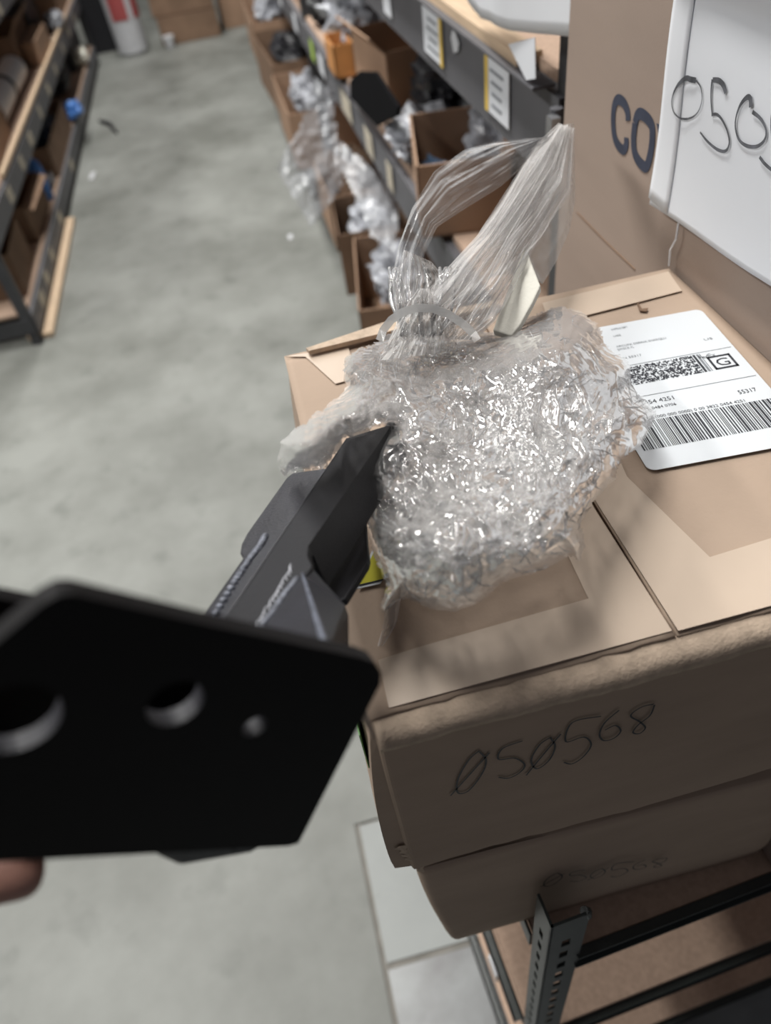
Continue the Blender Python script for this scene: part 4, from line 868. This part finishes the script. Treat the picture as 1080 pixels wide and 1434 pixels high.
for li, (fr_, seed, kk, shrink) in enumerate(((1.0, 1, 1.0, 0), (0.80, 2, 1.0, 4), (0.58, 3, 1.0, 9), (0.36, 4, 0.9, 3), (0.16, 5, 0.7, 14))):
    H = (0.016 + (bump_h(gx, gy)) * prof) * fr_ + left_lift * (0.7 + 0.3 * fr_)
    C_ = crumple(gx, gy, seed, kk)
    D = dbox - H * 1.15 + C_ * (0.7 + 0.3 * prof)
    if li < 3:   # over the bar end the outer layers rest on the steel
        D = D * (1 - wov) + wov * np.minimum(D, dbar - 0.001 - 0.003 * (2 - li) - np.abs(C_) * 0.5)
    else:
        D = D
    D = np.minimum(D, dbox - 0.0008)
    ragged = ed_ + 5 * vnoise(gx / 11, gy / 11, seed + 20) + 3 * vnoise(gx / 4, gy / 4, seed + 21)
    ins = inside(gx, gy, MAIN) & (ragged > shrink)
    if li >= 3: ins &= ~((gx < 545) & (gy < 700))
    lat = 1.2 * np.stack([vnoise(gx / 12, gy / 12, seed + 40), vnoise(gx / 12, gy / 12, seed + 41)], 0)
    P = gridP(gx + lat[0], gy + lat[1], D)
    msk = (ins[:-1, :-1] & ins[1:, 1:] & ins[1:, :-1] & ins[:-1, 1:])
    o = grid_mesh(P, msk).build('film_layer', M['film'], wrap, smooth=(li % 2 == 0))
# thin rolled pleats added on the bunch to draw its highlight lines
rp = MB(); rs_ = random.Random(3)
def mainD(px, py):
    i = int((py - 418) / step); j = int((px - 380) / step); return D0[i, j]
H = (0.016 + bump_h(gx, gy) * prof) + left_lift; D0 = np.minimum(dbox - H * 1.15 + crumple(gx, gy, 1, 1.0) * (0.4 + 0.6 * prof), dbox - 0.0008)
D0 = D0 * (1 - wov) + wov * np.minimum(D0, dbar - 0.008)
cnt = 0
while cnt < 420:
    x = rs_.uniform(395, 905); y = rs_.uniform(440, 850)
    if not inside(np.array([x]), np.array([y]), MAIN)[0]: continue
    cx0, cy0 = 640, 640; an = math.atan2(y - cy0, x - cx0) + math.pi / 2 * (rs_.random() < 0.45) + rs_.gauss(0, 0.45); L_ = rs_.uniform(8, 55); pts = []; ok = True; cv = rs_.gauss(0, 0.02)
    for k in range(9):
        xx = x + math.cos(an + cv * k * 3) * L_ * k / 8 + rs_.gauss(0, .5); yy = y + math.sin(an + cv * k * 3) * L_ * k / 8 + rs_.gauss(0, .5)
        if not (382 < xx < 925 and 420 < yy < 868) or not inside(np.array([xx]), np.array([yy]), MAIN)[0]: ok = False; break
        pts.append(atd(xx, yy, mainD(xx, yy) - 0.0006))
    if not ok: continue
    cnt += 1; r_ = rs_.uniform(0.00015, 0.0005); rp.tube(pts, [r_ * math.sin(math.pi * (k + .6) / 9.2) for k in range(9)], 5)
tag(rp.build('highlight_pleats', M['film_clear'], wrap, smooth=True), kind='stuff')

# neck and long streaked bag going up to the right
def sheet_between(left_, right_, dl, dr, nu, nv, seed, pleatn, amp, mat, name, ragged=0.0, par=wrap, sm=True, fine=1.0):
    """film stretched between two pixel polylines (left edge, right edge), with lengthwise pleats"""
    def samp(pl_, t):
        t = t * (len(pl_) - 1); i = min(int(t), len(pl_) - 2); f_ = t - i; return [pl_[i][k] * (1 - f_) + pl_[i + 1][k] * f_ for k in range(len(pl_[0]))]
    P = np.zeros((nu, nv, 3))
    V_, U_ = np.meshgrid(np.linspace(0, 1, nv), np.linspace(0, 1, nu))
    wv = V_ + 0.05 * vnoise(U_ * 5, V_ * 3, seed)
    rg = 1 - 2 * np.abs(vnoise(wv * pleatn, U_ * 1.6 + 3, seed + 1)); rg2 = 1 - 2 * np.abs(vnoise(wv * pleatn * 2.7, U_ * 3 + 3, seed + 2)); f1, f2 = worley(wv * pleatn * 0.8, U_ * 5, seed + 3)
    dsp = -(rg * 0.5 + rg2 * 0.28) * amp + (f1 - 0.4) * amp * 0.9 * fine
    for i in range(nu):
        a = samp(left_, i / (nu - 1)); b_ = samp(right_, i / (nu - 1))
        for j in range(nv):
            v = j / (nv - 1); px_ = a[0] * (1 - v) + b_[0] * v; py_ = a[1] * (1 - v) + b_[1] * v
            d = (a[2] * (1 - v) + b_[2] * v) - 0.012 * math.sin(math.pi * v) + dsp[i, j]
            P[i, j] = atd(px_, py_, d)
    m_ = None
    if ragged > 0: nn = vnoise(V_ * 14, U_ * 14, seed + 9); m_ = (nn < 1 - ragged)[:-1, :-1]
    return grid_mesh(P, m_).build(name, M[mat], par, smooth=sm)
# (px, py, depth) going from the neck up to the top of the bag
Ledge = [(556, 470, .415), (586, 420, .425), (622, 380, .44), (668, 330, .465), (712, 262, .50), (748, 205, .54), (782, 172, .57)]
Redge = [(665, 476, .43), (695, 450, .44), (720, 405, .46), (745, 352, .49), (772, 310, .52), (800, 270, .55), (806, 180, .575)]
sheet_between(Ledge, Redge, 0, 0, 120, 80, 51, 6, 0.016, 'film', 'bag_film')
sheet_between([(a + 2, b_ + 2, d + .012) for a, b_, d in Ledge], [(a - 3, b_, d + .014) for a, b_, d in Redge], 0, 0, 100, 60, 61, 8, 0.014, 'film', 'bag_film', sm=False)
sheet_between([(a + 4, b_ + 3, d + .026) for a, b_, d in Ledge], [(a - 5, b_, d + .026) for a, b_, d in Redge], 0, 0, 90, 50, 66, 11, 0.012, 'film_clear', 'bag_film', sm=False)
# milky back of the bag, the broad grey part hanging on the right
sheet_between([(640, 420, .47), (672, 372, .48), (700, 330, .50), (735, 265, .53), (765, 210, .56), (784, 176, .585)],
              [(738, 348, .50), (760, 398, .50), (780, 365, .52), (797, 325, .545), (806, 280, .565), (804, 172, .59)], 0, 0, 70, 50, 71, 4, 0.008, 'film_milky', 'bag_back', fine=0.4)
# clear loop of film on the left, from the neck round to the bag's top
sheet_between([(560, 478, .41), (551, 430, .42), (549, 392, .43), (558, 345, .45), (577, 292, .47), (608, 240, .50), (650, 210, .53), (690, 198, .55), (765, 192, .565)],
              [(612, 470, .42), (602, 430, .425), (590, 400, .435), (592, 362, .455), (612, 318, .475), (652, 292, .50), (700, 262, .53), (742, 226, .55), (776, 190, .57)], 0, 0, 120, 40, 81, 5, 0.010, 'film_clear', 'film_loop', ragged=0.0, fine=1.0)
sheet_between([(558, 478, .418), (551, 420, .43), (556, 380, .44), (566, 350, .455)], [(634, 462, .43), (622, 420, .44), (626, 392, .45), (604, 366, .455)], 0, 0, 60, 46, 91, 9, 0.012, 'film', 'bag_neck', sm=False)
sheet_between([(530, 505, .40), (548, 470, .41), (566, 430, .42), (586, 404, .425)], [(640, 492, .42), (640, 462, .425), (622, 430, .43), (606, 404, .435)], 0, 0, 60, 50, 95, 10, 0.014, 'film', 'bag_neck', sm=False)
# twisted strands in the neck
tw = MB()
for k in range(14):
    a = rs_.uniform(0, 1); x0 = 560 + 62 * a; x1 = 552 + 70 * a + rs_.gauss(0, 6); pts = []
    for q in range(10):
        t = q / 9; pts.append(atd(x0 + (x1 - x0) * t + 4 * math.sin(t * 7 + k) + (20 * t if a > .6 else -4 * t), 470 - 95 * t, 0.408 + 0.028 * t + rs_.gauss(0, .0006)))
    tw.tube(pts, rs_.uniform(0.0005, 0.0013), 5)
tag(tw.build('neck_strands', M['film_clear'], wrap, smooth=True), kind='stuff')

bp_ = MB()
for k in range(30):
    a = rs_.random(); b0 = rs_.uniform(0, 0.5); b1 = min(1, b0 + rs_.uniform(0.25, 0.6)); pts = []
    for q in range(14):
        t = b0 + (b1 - b0) * q / 13; tt = t * 6; i = min(int(tt), 5); f_ = tt - i; aa = a + 0.03 * math.sin(q * 0.5 + k)
        l_ = [Ledge[i][c] * (1 - f_) + Ledge[i + 1][c] * f_ for c in range(3)]; r__ = [Redge[i][c] * (1 - f_) + Redge[i + 1][c] * f_ for c in range(3)]
        pts.append(atd(l_[0] * (1 - aa) + r__[0] * aa, l_[1] * (1 - aa) + r__[1] * aa, l_[2] * (1 - aa) + r__[2] * aa - 0.012 * math.sin(math.pi * aa) - 0.006 + rs_.gauss(0, .0004)))
    r_ = rs_.uniform(0.0002, 0.0007); bp_.tube(pts, [r_ * math.sin(math.pi * (q + .7) / 14.4) for q in range(14)], 5)
tag(bp_.build('bag_pleats', M['film'], wrap, smooth=True), kind='stuff')

# white foam sheet sticking out of the wrap
fo = [(690, 462, .455), (722, 375, .475), (735, 343, .485), (746, 372, .480), (757, 400, .47), (745, 425, .465), (728, 455, .45), (716, 470, .448)]
fpz = [atd(*q) for q in fo]; nrm_ = np.cross(fpz[2] - fpz[0], fpz[6] - fpz[0]); nrm_ /= np.linalg.norm(nrm_); nrm_ = nrm_ if nrm_ @ (EYE - fpz[0]) > 0 else -nrm_
fpp = [onplane(q[0], q[1], fpz[0], nrm_) for q in fo]
o = MB().prism(fpp, -nrm_ * 0.005).build('foam_sheet', M['cream'], bevel=0.001); tag(o, 'cream white foam sheet poking out between the wrap and the streaked bag', 'foam')
P = [(728, 458, .448), (740, 425, .452), (752, 398, .46), (757, 402, .462), (752, 430, .458), (738, 462, .45)]
# milky strap arc
st_ = MB(); arc_ = [(532, 476, .408), (537, 462, .402), (548, 448, .398), (564, 437, .396), (584, 431, .396), (606, 432, .398), (628, 440, .402), (648, 453, .408), (662, 466, .414), (668, 476, .42)]
vs = []; pts = [atd(*q) for q in arc_]
ts = MB(); Q = [Vector(p) for p in pts]
for i, q in enumerate(Q):
    t = (Q[min(i + 1, 9)] - Q[max(i - 1, 0)]).normalized(); vw = (Vector(EYE) - q).normalized(); s1_ = t.cross(vw).normalized(); n_ = s1_.cross(t)
    hw = 0.0022
    for (a, b_) in ((-hw, -.0006), (hw, -.0006), (hw, .0006), (-hw, .0006)): vs.append(q + s1_ * a + n_ * b_)
st_.add(vs, [(4 * i + k, 4 * i + (k + 1) % 4, 4 * i + 4 + (k + 1) % 4, 4 * i + 4 + k) for i in range(9) for k in range(4)] + [(0, 1, 2, 3), (39, 38, 37, 36)])
o = st_.build('plastic_strap', M['strap'], smooth=False); tag(o, 'milky white plastic strap arching over the neck of the wrap', 'strap')
# loose wisp on the box at the lower left of the bunch
sheet_between([(528, 905, .362), (536, 880, .364), (540, 845, .366)], [(538, 905, .362), (556, 872, .365), (562, 838, .366)], 0, 0, 24, 12, 99, 5, 0.003, 'film', 'film_wisp', ragged=0.2)

# ------------------------------------------------------------------ hand
def limb(chains, name, mat, par):
    verts = []; edges = []; rad = []
    for ch, link in chains:
        s0 = len(verts)
        for k, (p_, r_) in enumerate(ch):
            verts.append(tuple(p_)); rad.append(r_)
            if k: edges.append((s0 + k - 1, s0 + k))
        if link is not None: edges.append((link, s0))
    o0 = Vector(par['_loc']) if par else Vector((0, 0, 0))
    me = bpy.data.meshes.new(name); me.from_pydata([tuple(Vector(v) - o0) for v in verts], edges, []); me.materials.append(mat)
    o = bpy.data.objects.new(name, me); COL.objects.link(o)
    if par: o.parent = par
    sk = o.modifiers.new('skin', 'SKIN'); sk.use_smooth_shade = True
    for i, v in enumerate(me.skin_vertices[0].data): v.radius = (rad[i], rad[i]); v.use_root = (i == 0)
    sb = o.modifiers.new('sub', 'SUBSURF'); sb.levels = 2; sb.render_levels = 2
    return o
def hp(px, py, h): return P_(px, py, h)
wr = hp(-330, 1330, -0.030)
palm = [(wr, 0.026), (hp(-270, 1285, -0.030), 0.024), (hp(-215, 1240, -0.028), 0.020)]
fore = [(hp(-620, 1560, -0.02), 0.036)]
ch = [(palm, None)]
bo = -0.0205
ch.append(([(hp(-215, 1268, -0.028), 0.0095), (hp(-130, 1246, -0.026), 0.0088), (hp(-50, 1232, -0.018), 0.0086), (hp(20, 1220, -0.0145), 0.0084), (hp(66, 1214, -0.014), 0.0076)], 1))
ch.append(([(hp(-215, 1180, -0.034), 0.0095), (hp(-120, 1165, -0.032), 0.0088), (hp(-30, 1150, -0.026), 0.0083), (hp(60, 1135, -0.0155), 0.0072)], 2))
ch.append(([(hp(-215, 1120, -0.036), 0.0092), (hp(-120, 1100, -0.034), 0.0086), (hp(-30, 1088, -0.028), 0.0080), (hp(52, 1075, -0.0155), 0.0070)], 2))
ch.append(([(hp(-215, 1065, -0.036), 0.0085), (hp(-140, 1040, -0.036), 0.0078), (hp(-70, 1030, -0.034), 0.0070), (hp(-20, 1025, -0.0275), 0.0062)], 2))
ch.append(([(hp(-330, 1225, -0.004), 0.0125), (hp(-300, 1165, 0.006), 0.0110), (hp(-250, 1120, 0.0115), 0.0098), (hp(-205, 1095, 0.0100), 0.0088)], 1))
ch.append((fore, 0))
hand = limb(ch, 'person', M['skin'], None); tag(hand, 'hand of the person holding the black bracket, one fingertip showing below the plate', 'person')
for o in bpy.data.objects:
    if '_loc' in o: del o['_loc']
